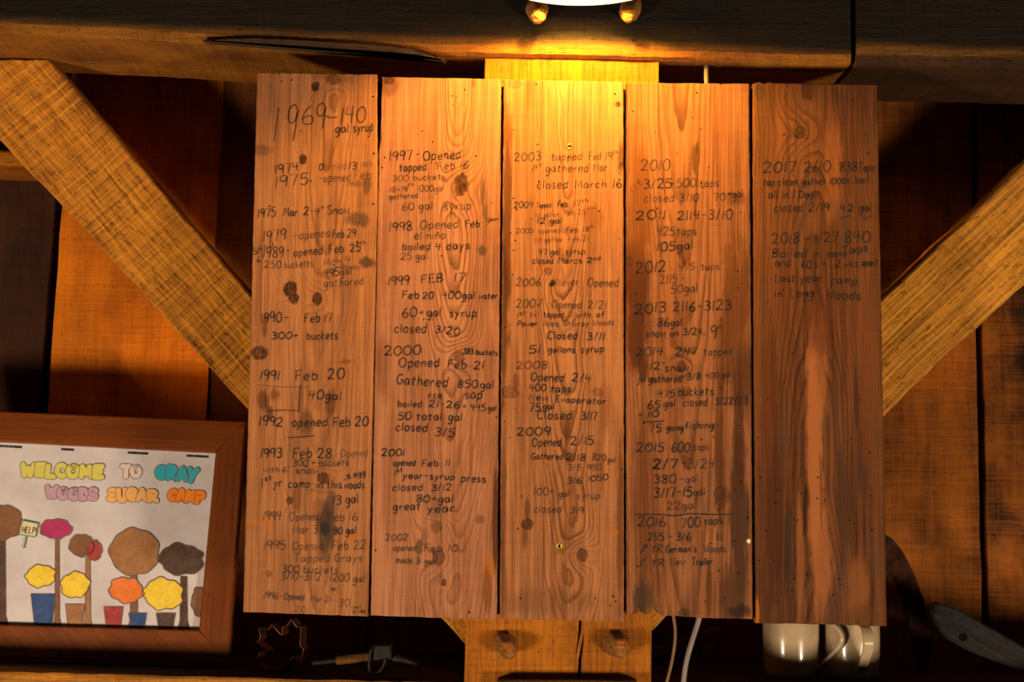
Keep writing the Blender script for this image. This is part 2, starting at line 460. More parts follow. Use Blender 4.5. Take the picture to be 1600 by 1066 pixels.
def ribbon(bm, pts, w, n_off=0.0, place=None, rng=None, caps=False):
    """flat ribbon along 2D points; place maps (u,v)->Vector; caps = half-round ends"""
    P2 = [Vector(p) for p in pts]
    Q = [P2[0]]
    for p in P2[1:]:
        if (p - Q[-1]).length > w * 0.04 + 1e-5: Q.append(p)
    if len(Q) < 2: Q.append(Q[0] + Vector((w * 0.6, 0)))
    L, R = [], []
    for i, p in enumerate(Q):
        t = (Q[min(i + 1, len(Q) - 1)] - Q[max(i - 1, 0)])
        if t.length < 1e-9: t = Vector((1, 0))
        t.normalize(); nv = Vector((-t.y, t.x))
        ww = w * 0.5 * ((0.88 + 0.24 * rng.random()) if rng else 1.0)
        if not caps and i in (0, len(Q) - 1): ww *= 0.75
        L.append(p + nv * ww); R.append(p - nv * ww)
    if caps:
        t0 = (Q[0] - Q[1]).normalized(); t1 = (Q[-1] - Q[-2]).normalized()
        def arc(c, t):
            a0 = math.atan2(t.y, t.x)
            return [c + Vector((math.cos(a0 + q), math.sin(a0 + q))) * w * 0.5 for q in [math.pi * (-0.5 + k / 8) for k in range(1, 8)]]
        a, b = arc(Q[0], t0), arc(Q[-1], t1)
        # start cap: from L[0] round to R[0]; end cap: from R[-1] round to L[-1]
        va = [bm.verts.new(place(v)) for v in [L[0]] + a + [R[0]]]
        vb = [bm.verts.new(place(v)) for v in [R[-1]] + b + [L[-1]]]
        LV = [va[0]] + [bm.verts.new(place(v)) for v in L[1:-1]] + [vb[-1]]
        RV = [va[-1]] + [bm.verts.new(place(v)) for v in R[1:-1]] + [vb[0]]
        bm.faces.new(va); bm.faces.new(vb)
    else:
        LV = [bm.verts.new(place(v)) for v in L]; RV = [bm.verts.new(place(v)) for v in R]
    for i in range(len(Q) - 1):
        bm.faces.new((LV[i], RV[i], RV[i + 1], LV[i + 1]))
def split_corners(pl, lim=50):
    out, cur = [], [Vector(pl[0])]
    for i in range(1, len(pl)):
        cur.append(Vector(pl[i]))
        if i < len(pl) - 1:
            a = Vector(pl[i]) - Vector(pl[i - 1]); b = Vector(pl[i + 1]) - Vector(pl[i])
            if a.length > 1e-6 and b.length > 1e-6 and abs(a.angle_signed(b)) > math.radians(lim):
                out.append(cur); cur = [Vector(pl[i])]
    out.append(cur)
    return out

# every note: (plank, [ (text, x0, y0, x1, y1, capital height, darkness, line width mm) ... ]); ('L', [points], darkness, width) is a drawn line
NOTES = [
(0, [('1', 425, 221, 433, 221, 55, 2, 1.9), ('9', 446, 220, 462, 220, 55, 2, 1.9), ('6', 470, 195, 488, 195, 29, 2, 1.8), ('9', 492, 202, 507, 202, 38, 2, 1.8), ('L', [(508, 181), (517, 184), (527, 183)], 2, 1.8),
     ('140', 532, 193, 571, 191, 25, 2, 1.9), ('gal', 524, 208, 545, 207, 14, 2, 1.9), ('syrup', 552, 207, 583, 205, 14, 2, 1.9)]),
(0, [('1974', 430, 273, 467, 267, 15, 2, 1.9), ('O', 498, 266, 505, 266, 10, 2, 1.9), ('pened', 505, 266, 541, 265, 12, 0, 1.2), ('13', 545, 265, 557, 265, 12, 2, 1.7), ('- inch', 558, 262, 581, 260, 11, 0, 1.2)]),
(0, [('1975', 430, 294, 482, 287, 17, 2, 1.8), ('-opened', 498, 285, 548, 283, 13, 1, 1.7), ('Feb', 553, 281, 580, 280, 14, 1, 1.7)]),
(0, [('1975', 403, 341, 431, 338, 14, 2, 1.8), ('Mar', 443, 338, 465, 338, 13, 2, 2.0), ('2_4"', 474, 336, 505, 336, 12, 2, 1.9), ('Snow', 511, 335, 546, 334, 14, 2, 1.9)]),
(0, [('1979', 411, 378, 447, 375, 17, 2, 1.7), ('-', 454, 374, 466, 374, 12, 1, 1.4), ('opened', 468, 374, 516, 370, 13, 1, 1.7), ('Feb 29', 519, 372, 556, 371, 13, 2, 1.7)]),
(0, [('SH', 397, 399, 410, 393, 10, 2, 1.6), ('A', 412, 389, 418, 388, 7, 1, 1.4), ('D', 422, 386, 427, 385, 8, 2, 1.5), ('L', [(404, 401), (404, 410)], 2, 1.5), ('L', [(400, 406), (404, 410), (408, 406)], 2, 1.5),
     ('1989', 411, 404, 443, 402, 16, 2, 1.8), ('-', 446, 398, 454, 398, 12, 2, 1.5), ('opened', 459, 401, 504, 397, 13, 2, 1.8), ('Feb. 25', 514, 396, 563, 393, 13, 2, 1.9), ('th', 563, 384, 572, 382, 7, 1, 1.3),
     ('250', 413, 419, 439, 419, 11, 1, 1.8), ('bucketts', 444, 419, 489, 417, 11, 1, 1.6), ('Mch 4', 506, 416, 548, 412, 12, 1, 1.8), ('495', 506, 434, 530, 431, 13, 2, 1.9), ('gal.', 532, 431, 553, 427, 11, 1, 1.7), ('gathared', 506, 449, 568, 445, 13, 1, 1.6)]),
(0, [('1990', 408, 506, 440, 503, 16, 2, 2.0), ('-', 443, 502, 452, 502, 12, 2, 1.8), ('Feb 17', 475, 504, 519, 503, 14, 2, 2.0), ('300+', 424, 530, 466, 529, 11, 2, 2.2), ('buckets', 479, 531, 528, 530, 12, 2, 2.0)]),
(0, [('1991', 406, 594, 436, 594, 15, 2, 2.2), ('Feb. 20', 461, 595, 538, 592, 16, 2, 2.1), ('L', [(404, 602), (440, 605), (484, 605)], 0, 1.2), ('L', [(415, 608), (415, 626), (416, 644)], 1, 1.6), ('L', [(469, 602), (468, 625), (467, 645)], 2, 1.6),
     ('L', [(415, 643), (440, 641), (468, 642)], 2, 1.4), ('40gal.', 482, 624, 538, 625, 14, 2, 2.1)]),
(0, [('1992', 404, 665, 441, 667, 15, 2, 2.2), ('opened', 456, 667, 511, 666, 14, 2, 2.2), ('Feb 20', 520, 667, 575, 666, 15, 2, 2.2), ('L', [(449, 684), (470, 683), (492, 681)], 2, 1.6)]),
(0, [('1993', 407, 716, 440, 715, 15, 2, 2.2), ('Feb 28', 457, 716, 517, 716, 16, 2, 2.0), ('Opened', 532, 715, 575, 713, 12, 0, 1.6), ('300 + buckets', 457, 729, 545, 728, 10, 1, 1.9), ('with 6"', 411, 738, 452, 738, 9, 1, 1.7), ('snow', 462, 740, 497, 740, 10, 2, 1.8),
     ('1', 408, 762, 412, 761, 13, 2, 2.0), ('st', 414, 752, 425, 750, 8, 2, 1.7), ('yr.', 427, 761, 444, 761, 14, 2, 1.9), ('camp', 450, 762, 484, 762, 13, 2, 1.9), ('in this', 494, 763, 534, 763, 12, 2, 1.8), ('woods', 538, 764, 569, 763, 12, 2, 1.9),
     ('L', [(537, 751), (545, 744)], 2, 1.5), ('L', [(540, 743), (545, 744), (544, 750)], 2, 1.5), ('Legg', 546, 748, 571, 742, 9, 2, 1.7), ('73 gal', 516, 790, 560, 786, 14, 2, 2.0)]),
(0, [('1994', 411, 813, 439, 813, 14, 1, 1.9), ('Opened', 452, 814, 498, 813, 13, 1, 1.6), ('Feb 16', 512, 815, 558, 813, 13, 1, 1.7), ('Mar 3', 458, 834, 496, 833, 12, 1, 1.7), ('80 gal', 521, 835, 556, 834, 11, 2, 1.9)]),
(0, [('1995', 412, 860, 446, 859, 14, 1, 1.9), ('Opened', 457, 860, 505, 859, 13, 0, 1.7), ('Feb 22', 518, 860, 572, 858, 14, 1, 1.7), ('Tapped Grays', 459, 878, 566, 878, 12, 1, 1.5), ('300 buckets', 440, 895, 528, 896, 12, 1, 1.8), ('3/10-3/12 , 1200 gal', 439, 906, 569, 910, 12, 1, 1.8)]),
(0, [('1996-', 412, 935, 440, 937, 11, 1, 1.7), ('Opened', 444, 937, 475, 938, 10, 1, 1.7), ('Mar 21', 485, 940, 516, 942, 10, 0, 1.6), ('30', 529, 948, 546, 948, 12, 0, 1.7), ('20', 460, 956, 477, 957, 9, 0, 1.4), ('west', 549, 951, 564, 951, 5, 1, 1.1), ('it way', 551, 959, 571, 957, 6, 2, 1.3)]),
(1, [('1997', 608, 252, 644, 250, 15, 2, 1.9), ('-', 649, 246, 656, 246, 10, 2, 1.7), ('Opened', 661, 251, 720, 247, 14, 2, 2.0), ('tapped', 624, 268, 666, 266, 12, 2, 2.0), ('Feb 16', 683, 265, 732, 263, 12, 1, 2.0), ('300 buckets', 613, 284, 696, 280, 9, 1, 1.7),
     ('18+19', 609, 301, 636, 300, 9, 1, 1.6), ('th', 637, 293, 647, 291, 7, 1, 1.4), ('1000', 652, 300, 677, 299, 10, 1, 1.6), ('gal', 678, 300, 694, 298, 10, 1, 1.6), ('gathered', 608, 312, 653, 309, 9, 1, 1.6), ('60 gal.', 628, 329, 680, 327, 12, 1, 2.0), ('syrup', 694, 329, 736, 327, 13, 1, 2.0)]),
(1, [('1998', 608, 362, 643, 360, 14, 2, 1.9), ('Opened', 656, 358, 716, 356, 13, 1, 2.0), ('Feb', 727, 356, 749, 355, 12, 2, 1.9), ('7', 757, 352, 767, 352, 10, 1, 1.9), ('L', [(760, 347), (770, 344), (779, 341)], 1, 1.8), ('el ni~o', 647, 374, 696, 373, 12, 1, 2.0), ('boiled', 628, 391, 672, 390, 11, 2, 2.0),
     ('4 days', 680, 391, 734, 389, 12, 2, 2.0), ('25 gal', 626, 406, 668, 405, 11, 1, 1.9)]),
(1, [('1999', 606, 446, 639, 445, 14, 2, 2.0), ('FEB', 658, 443, 692, 440, 13, 2, 2.1), ('17', 709, 440, 727, 440, 14, 2, 2.6), ('Feb', 628, 467, 654, 467, 12, 2, 2.1), ('20', 660, 467, 677, 467, 10, 2, 2.1), ('400gal', 690, 467, 742, 467, 12, 2, 2.0), ('water', 748, 467, 777, 467, 10, 2, 2.0),
     ('60+', 628, 496, 663, 494, 14, 2, 2.1), ('gal', 667, 495, 689, 494, 13, 2, 2.1), ('syrup', 702, 495, 744, 495, 13, 2, 2.1), ('closed', 616, 520, 666, 520, 14, 2, 2.1), ('3/20', 679, 520, 717, 524, 11, 2, 2.1)]),
(1, [('2000', 600, 556, 657, 554, 15, 2, 2.2), ('383 buckets', 723, 553, 777, 556, 9, 2, 1.9), ('Opened', 623, 574, 686, 573, 14, 2, 2.2), ('Feb', 699, 575, 728, 576, 13, 2, 2.2), ('21', 740, 577, 756, 577, 13, 2, 2.2), ('Gathered', 619, 600, 699, 605, 15, 2, 2.2), ('850', 715, 606, 746, 606, 12, 2, 2.1),
     ('gal', 750, 607, 771, 607, 13, 2, 2.1), ('FEB.', 669, 623, 693, 623, 7, 2, 1.7), ('sap', 726, 623, 753, 623, 14, 2, 2.1), ('boiled', 621, 636, 659, 636, 10, 2, 1.9), ('21-26', 670, 636, 717, 638, 11, 2, 2.1), ('= 445', 722, 640, 758, 643, 11, 2, 2.1), ('gal', 762, 642, 775, 642, 9, 2, 1.8),
     ('50 total', 622, 656, 690, 657, 12, 2, 2.2), ('gal.', 700, 657, 726, 658, 13, 2, 2.2), ('closed', 618, 673, 667, 675, 13, 2, 2.2), ('3/5', 679, 681, 709, 683, 13, 2, 2.2)]),
(1, [('2001', 596, 713, 632, 712, 11, 2, 2.2), ('opened', 614, 728, 649, 728, 10, 2, 2.0), ('Feb. 11', 659, 729, 703, 728, 10, 2, 2.0), ('1', 615, 744, 618, 744, 9, 2, 1.9), ('st', 620, 738, 629, 737, 7, 2, 1.7), ('year-syrup', 629, 748, 710, 750, 10, 2, 2.1), ('press', 720, 753, 759, 754, 12, 2, 2.1),
     ('closed', 613, 767, 660, 767, 11, 2, 2.1), ('3/12', 674, 767, 705, 767, 10, 2, 2.0), ('80+gal', 650, 785, 708, 785, 11, 2, 2.1), ('great', 614, 798, 657, 796, 12, 2, 2.1), ('year', 667, 801, 710, 800, 13, 2, 2.1)]),
(1, [('2002', 602, 845, 637, 845, 10, 1, 1.9), ('opened', 614, 861, 650, 861, 10, 1, 1.8), ('Feb 10', 662, 862, 715, 862, 11, 1, 1.9), ('made 31 gal', 618, 880, 677, 882, 10, 1, 1.8)]),
(2, [('2003', 803, 252, 845, 250, 13, 1, 2.0), ('tapped', 861, 251, 909, 250, 12, 1, 2.0), ('Fed', 920, 250, 939, 249, 12, 1, 1.9), ('19', 946, 251, 957, 250, 12, 1, 1.9), ('th', 958, 241, 966, 240, 6, 1, 1.3), ('1', 830, 269, 834, 269, 11, 1, 1.8), ('st', 836, 263, 847, 261, 7, 1, 1.6),
     ('gathered', 852, 269, 919, 269, 13, 1, 2.0), ('Mar', 927, 268, 949, 267, 12, 1, 1.9), ('7', 961, 268, 967, 268, 9, 1, 1.7), ('th', 968, 260, 975, 259, 6, 1, 1.3), ('closed', 839, 295, 887, 294, 13, 1, 2.1), ('March', 898, 295, 947, 293, 13, 1, 2.1), ('16', 957, 294, 971, 293, 13, 2, 2.1)]),
(2, [('2004', 803, 326, 833, 324, 10, 2, 1.8), ('Tapped', 838, 325, 861, 324, 8, 1, 1.6), ('Feb.', 871, 324, 889, 323, 10, 2, 1.8), ('17', 897, 323, 907, 322, 9, 1, 1.6), ('th', 909, 318, 919, 316, 7, 1, 1.4), ('1st gather', 836, 340, 873, 339, 8, 0, 1.4), ('Feb 25', 881, 337, 915, 335, 8, 0, 1.6),
     ('th', 916, 329, 931, 327, 5, 0, 1.3), ('12 gal', 839, 350, 878, 349, 9, 2, 2.0)]),
(2, [('2005', 806, 365, 833, 364, 8, 1, 1.5), ('opened', 841, 365, 875, 364, 8, 0, 1.6), ('Feb. 18', 884, 364, 920, 362, 8, 1, 1.7), ('th', 921, 357, 927, 356, 5, 0, 1.2), ('1st gather', 836, 379, 878, 378, 8, 0, 1.5), ('Feb 21', 888, 378, 919, 376, 8, 0, 1.7), ('47 gal', 841, 398, 875, 398, 9, 2, 1.8),
     ('syrup', 884, 398, 914, 397, 10, 2, 1.8), ('closed', 832, 412, 864, 412, 9, 2, 1.8), ('March', 872, 412, 909, 412, 9, 2, 1.8), ('2', 917, 411, 925, 411, 8, 2, 1.8), ('nd', 927, 408, 939, 406, 7, 2, 1.5)]),
(2, [('2006', 806, 447, 844, 447, 12, 1, 2.0), ('L', [(857, 447), (863, 438), (860, 448), (866, 437), (862, 448), (868, 440), (865, 447)], 1, 2.2), ('Never', 870, 447, 904, 446, 12, 1, 1.9), ('Opened', 918, 448, 966, 448, 13, 1, 2.1)]),
(2, [('2007', 806, 481, 846, 480, 13, 1, 2.0), ('Opened', 862, 481, 908, 482, 12, 1, 1.9), ('2/21', 918, 482, 947, 483, 12, 1, 1.9), ('1', 805, 499, 810, 499, 10, 1, 1.7), ('st', 812, 493, 821, 492, 7, 1, 1.5), ('Yr', 827, 497, 838, 497, 9, 1, 1.7), ('tapped', 849, 496, 881, 496, 9, 2, 1.7),
     ('North', 893, 496, 923, 496, 9, 1, 1.7), ('of', 932, 496, 944, 496, 9, 2, 1.7), ('Power', 808, 510, 839, 510, 9, 2, 1.7), ('lines', 849, 510, 873, 510, 9, 1, 1.7), ('@', 880, 510, 890, 510, 9, 1, 1.5), ('Gray', 894, 510, 920, 510, 10, 1, 1.7), ('Woods', 926, 509, 959, 508, 9, 1, 1.7),
     ('Closed', 855, 530, 902, 530, 12, 2, 2.1), ('3/11', 916, 531, 944, 532, 12, 2, 2.1), ('51', 826, 552, 844, 552, 13, 2, 2.2), ('gallons', 856, 551, 898, 551, 10, 2, 2.0), ('syrup', 908, 551, 943, 550, 11, 2, 2.0)]),
(2, [('2008', 806, 577, 855, 576, 12, 1, 2.1), ('Opened', 829, 595, 881, 596, 13, 2, 2.1), ('2/4', 893, 596, 922, 598, 12, 2, 2.1), ('400', 827, 612, 853, 611, 11, 2, 2.1), ('taps', 860, 613, 892, 613, 11, 2, 2.1), ('New', 826, 626, 856, 626, 10, 2, 2.1), ('Evaporator', 867, 628, 946, 632, 10, 2, 2.1),
     ('75', 826, 643, 844, 643, 13, 2, 2.4), ('gal', 848, 640, 866, 640, 10, 2, 2.0), ('Closed', 839, 655, 893, 655, 13, 2, 2.0), ('3/17', 908, 656, 932, 656, 12, 2, 2.0)]),
(2, [('2009', 807, 681, 859, 681, 13, 2, 2.1), ('Opened', 831, 698, 877, 697, 13, 2, 2.0), ('2/15', 891, 696, 927, 695, 14, 2, 2.0), ('Gathered', 830, 718, 879, 718, 10, 2, 1.8), ('2|18', 884, 719, 914, 720, 10, 2, 1.8), ('820', 925, 719, 946, 720, 10, 1, 1.8), ('gal', 949, 722, 961, 723, 9, 1, 1.6),
     ('L', [(853, 726), (854, 730)], 1, 1.5), ('L', [(856, 726), (856, 730)], 1, 1.5), ('3|5', 886, 735, 908, 735, 9, 1, 1.8), ('950', 917, 735, 940, 734, 9, 1, 1.8), ('3|6', 886, 756, 908, 755, 9, 2, 1.8), ('1050', 919, 753, 950, 750, 9, 2, 1.8), ('100+', 834, 774, 865, 773, 11, 1, 1.9), ('gal', 873, 777, 889, 776, 10, 1, 1.8),
     ('syrup', 901, 779, 937, 780, 11, 1, 1.8), ('closed', 834, 801, 877, 801, 11, 1, 1.8), ('3|9', 890, 802, 911, 803, 10, 1, 1.8), ('L', [(813, 773), (815, 778), (817, 773)], 0, 1.3)]),
(3, [('2010', 1001, 267, 1046, 266, 17, 1, 2.2), ('FEB', 990, 302, 1004, 286, 10, 0, 1.4), ('3/25', 1005, 295, 1049, 294, 15, 2, 2.2), ('-500', 1048, 294, 1087, 292, 14, 1, 2.1), ('.', 1089, 291, 1092, 291, 10, 2, 2.2), ('taps', 1093, 293, 1123, 291, 12, 1, 2.0), ('closed', 1006, 316, 1053, 315, 13, 1, 2.0),
     ('3/10', 1061, 315, 1091, 315, 12, 1, 2.1), ('70', 1115, 315, 1133, 313, 12, 1, 2.0), ('+', 1135, 308, 1145, 306, 9, 2, 2.0), ('gal', 1145, 310, 1161, 308, 12, 1, 1.9)]),
(3, [('2011', 993, 344, 1040, 342, 14, 2, 2.2), ('2|14-3/10', 1058, 344, 1144, 342, 14, 2, 2.2), ('425', 1026, 369, 1054, 368, 14, 1, 2.1), ('taps', 1057, 368, 1088, 367, 13, 1, 2.1), ('105', 1026, 392, 1054, 392, 14, 2, 2.4), ('gal', 1058, 391, 1083, 389, 13, 2, 2.2)]),
(3, [('2012', 993, 427, 1040, 425, 17, 2, 2.2), ('475', 1060, 423, 1085, 422, 11, 1, 2.0), ('taps', 1095, 422, 1124, 421, 10, 1, 2.0), ('2|15 -', 1031, 444, 1071, 441, 13, 1, 2.0), ('50gal', 1048, 459, 1090, 456, 13, 1, 2.0)]),
(3, [('2013', 992, 491, 1040, 488, 16, 2, 2.4), ('2|16-3|23', 1051, 487, 1142, 484, 15, 2, 2.3), ('86', 1027, 510, 1045, 510, 13, 2, 2.2), ('gal.', 1048, 510, 1068, 509, 12, 2, 2.0), ('snow', 1009, 527, 1040, 526, 11, 2, 2.1), ('on', 1047, 526, 1060, 525, 10, 2, 2.0), ('3/24.', 1067, 524, 1100, 523, 11, 2, 2.1), ('9"', 1110, 528, 1128, 526, 17, 2, 2.0)]),
(3, [('2014', 993, 556, 1035, 556, 13, 2, 2.2), ('2|17', 1055, 556, 1088, 556, 13, 2, 2.2), ('tapped', 1099, 556, 1144, 554, 12, 1, 2.1), ('12"', 1015, 578, 1038, 578, 11, 2, 2.2), ('snow', 1039, 581, 1076, 580, 12, 2, 2.2), ('1', 996, 603, 999, 603, 12, 2, 2.0), ('st', 1001, 597, 1010, 595, 7, 2, 1.7),
     ('gathered', 1013, 598, 1065, 597, 11, 2, 2.0), ('3/8', 1073, 594, 1094, 593, 10, 2, 2.0), ('400 gal', 1102, 592, 1142, 589, 9, 1, 1.9), ('475', 1027, 621, 1054, 620, 11, 2, 2.1), ('buckets', 1059, 619, 1115, 617, 13, 2, 2.0), ('65', 1012, 639, 1031, 638, 12, 2, 2.1), ('gal', 1037, 637, 1055, 635, 11, 2, 2.0),
     ('closed', 1067, 635, 1105, 634, 12, 2, 2.0), ('3/22/23', 1117, 633, 1168, 631, 11, 2, 2.2), ('+', 996, 653, 1004, 653, 11, 2, 2.0), ('10', 1012, 652, 1029, 651, 10, 2, 2.2), ('L', [(1007, 659), (1022, 659), (1039, 658)], 2, 1.8), ('75', 1013, 675, 1033, 675, 12, 2, 2.2), ('going', 1041, 673, 1067, 673, 10, 2, 2.1), ('fishing', 1070, 671, 1115, 669, 11, 2, 2.0)]),
(3, [('2015', 994, 706, 1037, 706, 14, 2, 2.1), ('600', 1049, 706, 1077, 706, 15, 2, 2.2), ('taps', 1084, 705, 1107, 703, 12, 1, 1.9), ('2/7', 1020, 733, 1058, 732, 15, 3, 3.0), ('-', 1064, 731, 1072, 731, 13, 3, 2.4), ('3/24', 1074, 732, 1116, 732, 14, 1, 2.2), ('380', 1021, 756, 1056, 755, 14, 2, 2.1), ('-', 1060, 755, 1068, 755, 12, 2, 2.2), ('gal', 1071, 755, 1091, 752, 12, 1, 1.8),
     ('3/17-15', 1021, 778, 1081, 776, 15, 2, 2.8), ('gal', 1084, 776, 1102, 774, 13, 1, 2.2), ('22gal', 1042, 797, 1088, 795, 12, 1, 2.0), ('L', [(1124, 761), (1118, 765), (1117, 773), (1121, 779), (1128, 778), (1131, 770), (1129, 763), (1124, 761)], 1, 1.8), ('L', [(1121, 773), (1125, 775), (1128, 771)], 1, 1.4)]),
(3, [('L', [(991, 804), (1030, 804), (1053, 806), (1080, 803), (1110, 804), (1143, 804)], 2, 2.0), ('2016', 996, 823, 1039, 823, 15, 2, 2.1), ('700', 1064, 825, 1094, 823, 15, 2, 2.1), ('taps', 1100, 821, 1129, 818, 12, 2, 2.0), ('2|15 - 3/6.', 1012, 845, 1082, 845, 12, 2, 2.2), ('EL', 1120, 844, 1130, 844, 10, 2, 1.8),
     ('1', 999, 866, 1006, 866, 12, 2, 2.2), ('st', 1006, 856, 1012, 855, 6, 2, 1.6), ('YR.', 1017, 864, 1038, 864, 12, 2, 2.0), ("German's", 1040, 864, 1088, 863, 11, 2, 2.0), ('Woods', 1099, 863, 1133, 863, 11, 1, 2.0), ('1', 999, 886, 1003, 886, 11, 2, 2.0), ('st', 1004, 877, 1010, 876, 6, 1, 1.5),
     ('YR.', 1018, 885, 1042, 884, 11, 2, 2.0), ('New', 1047, 884, 1070, 883, 11, 2, 2.0), ('Trailer', 1081, 884, 1113, 883, 12, 2, 2.0)]),
(4, [('2017', 1192, 270, 1243, 269, 17, 2, 2.2), ('2/10', 1255, 269, 1297, 268, 17, 2, 2.0), ('838', 1311, 268, 1338, 267, 15, 2, 2.0), ('Taps', 1340, 268, 1366, 269, 14, 2, 2.0), ('tap,', 1192, 290, 1212, 290, 11, 2, 1.9), ('clean,', 1215, 290, 1249, 289, 11, 2, 1.9), ('gather', 1252, 289, 1290, 288, 11, 2, 1.9),
     ('1000+,', 1296, 288, 1331, 287, 9, 2, 2.0), ('boil', 1336, 287, 1357, 285, 11, 2, 2.0), ('all in 1 Day.', 1200, 310, 1276, 309, 12, 2, 2.0), ('closed', 1209, 331, 1254, 330, 12, 2, 2.0), ('2/19', 1263, 331, 1295, 330, 13, 2, 2.0), ('42', 1312, 331, 1333, 330, 12, 2, 2.5), ('gal', 1341, 330, 1361, 330, 13, 2, 2.0),
     ('L', [(1312, 342), (1320, 339), (1329, 337)], 2, 1.8), ('L', [(1341, 336), (1352, 341), (1364, 337)], 1, 1.8)]),
(4, [('2018', 1206, 381, 1248, 379, 16, 2, 2.2), ('-', 1256, 379, 1266, 379, 12, 2, 1.9), ('1/27', 1272, 379, 1309, 378, 15, 2, 2.1), ('840', 1319, 380, 1359, 378, 18, 2, 2.3), ('Boiled', 1206, 402, 1260, 402, 13, 2, 2.2), ('in', 1270, 402, 1281, 402, 11, 1, 2.0), ('teens', 1292, 402, 1322, 401, 11, 2, 1.9), ('Taps', 1316, 398, 1356, 392, 12, 2, 2.1),
     ('and', 1211, 417, 1235, 416, 13, 2, 2.0), ("60's +", 1252, 419, 1290, 418, 12, 2, 2.1), ('2 wks', 1305, 418, 1341, 417, 11, 2, 2.0), ('apart', 1346, 416, 1371, 416, 12, 2, 2.0), ('.', 1204, 437, 1207, 437, 10, 2, 2.6), ('Last', 1210, 441, 1242, 440, 12, 2, 2.1), ('year', 1249, 441, 1284, 440, 13, 2, 2.0), ('camp', 1297, 443, 1339, 445, 12, 2, 2.1),
     ('in', 1210, 464, 1222, 464, 12, 2, 2.0), ('Legg', 1234, 464, 1271, 464, 14, 2, 2.0), ('Woods', 1290, 466, 1344, 469, 14, 2, 2.2)]),
]
# ================================================================== materials of the place
MT['beam_face'] = rough_timber('beam_weathered_face', (0.013, 0.0072, 0.0032), (0.0030, 0.0022, 0.0016), 3, saw=0.35, fibre=0.9, blotch=0.6, bump=0.7, worn_lit_edge=((0.20, 0.085, 0.014), -0.0315, -0.158, -0.134))  # paler lower edge: part wear, part lamplight put into the colour
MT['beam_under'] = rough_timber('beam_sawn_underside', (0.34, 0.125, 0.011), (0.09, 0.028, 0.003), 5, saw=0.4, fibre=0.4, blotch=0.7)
MT['beam_under_r'] = rough_timber('beam_dark_underside', (0.06, 0.024, 0.007), (0.015, 0.007, 0.003), 6, saw=0.4, fibre=0.4, blotch=0.7)  # darker underside for the right-hand beam
MT['brace'] = rough_timber('brace_sawn_wood', (0.74, 0.285, 0.024), (0.17, 0.052, 0.006), 8, saw=0.75, fibre=0.8, blotch=0.25, bump=1.0, grain=0.8)
MT['brace_r'] = rough_timber('brace_weathered_wood', (0.80, 0.34, 0.036), (0.19, 0.07, 0.009), 18, saw=0.35, fibre=1.0, blotch=0.3, bump=1.0, grain=0.6)
MT['post'] = rough_timber('post_sawn_wood', (0.46, 0.145, 0.006), (0.13, 0.036, 0.002), 12, saw=0.35, fibre=0.7, blotch=0.35, bump=0.7)
MT['ledge'] = rough_timber('ledge_sawn_wood', (0.42, 0.17, 0.02), (0.08, 0.03, 0.006), 15, saw=0.3, fibre=0.8, blotch=0.5)
MT['peg'] = rough_timber('peg_whittled_wood', (0.36, 0.145, 0.035), (0.05, 0.018, 0.005), 22, saw=0.1, fibre=0.8, blotch=0.8, bump=0.8)
MT['peg_top'] = rough_timber('peg_pale_wood', (0.42, 0.20, 0.05), (0.12, 0.05, 0.012), 27, saw=0.1, fibre=0.8, blotch=0.6, bump=0.8)
MT['wall_a'] = rough_timber('siding_orange', (0.82, 0.225, 0.006), (0.34, 0.080, 0.003), 31, saw=0.45, fibre=0.35, blotch=0.8, bump=0.5)
MT['wall_b'] = rough_timber('siding_red_brown', (0.22, 0.062, 0.010), (0.07, 0.020, 0.004), 37, saw=0.3, fibre=0.35, blotch=0.8, bump=0.5)
MT['wall_c'] = rough_timber('siding_amber', (0.31, 0.092, 0.006), (0.05, 0.013, 0.002), 43, saw=0.6, fibre=0.35, blotch=1.0, bump=0.5)
MT['wall_dark'] = plain('outer_siding_black', (0.008, 0.005, 0.004), 0.95)
MT['frame'] = rough_timber('picture_frame_cherry', (0.20, 0.048, 0.005), (0.085, 0.018, 0.002), 61, saw=0.0, fibre=0.55, blotch=0.5, bump=0.12, rough=0.45)
MT['ledge_top'] = rough_timber('ledge_shaded_top', (0.06, 0.025, 0.008), (0.012, 0.006, 0.003), 16, saw=0.2, fibre=0.6, blotch=0.6)  # darker top of the ledge: its shade is put into the colour
MT['mug'] = None

# ================================================================== room shell
def structure(o):
    o['kind'] = 'structure'; return o
WALL_Y = 0.44
wall = structure(link('wall_back', box_mesh('wall_back', (-2.2, WALL_Y + 0.035, 0.0), (2.2, WALL_Y + 0.06, 3.1)), MT['wall_dark']))
def wall_board(xa_px, xb_px, mat, tilt=0.0, dy=0.0, seed=1):
    """one vertical siding board between two pixel columns (taken at y = 500) on the wall plane"""
    xa, xb = P(xa_px, 500, WALL_Y).x, P(xb_px, 500, WALL_Y).x
    rng = random.Random(seed)
    h0, h1 = 0.0, 3.1
    zc = P(800, 500, WALL_Y).z
    pts = []
    n = 50
    for k in range(n + 1):
        z = h0 + (h1 - h0) * k / n
        pts.append(Vector((xb + (z - zc) * tilt + rng.uniform(-0.0012, 0.0012), z)))
    for k in range(n, -1, -1):
        z = h0 + (h1 - h0) * k / n
        pts.append(Vector((xa + (z - zc) * tilt + rng.uniform(-0.0012, 0.0012), z)))
    c = Vector(((xa + xb) / 2, WALL_Y + 0.0125 + dy, 1.55))
    R = Matrix.Rotation(-math.pi / 2, 3, 'Y')
    loc = [R.transposed() @ (Vector((p.x, c.y, p.y)) - c) for p in pts]
    return link('siding_board', prism('siding_board', [Vector((l.x, l.z)) for l in loc], -0.0125, 0.0125, 0.0015), mat, wall, c, R)
wall_board(-620, -190, MT['wall_a'], 0.0, 0.0, 1)
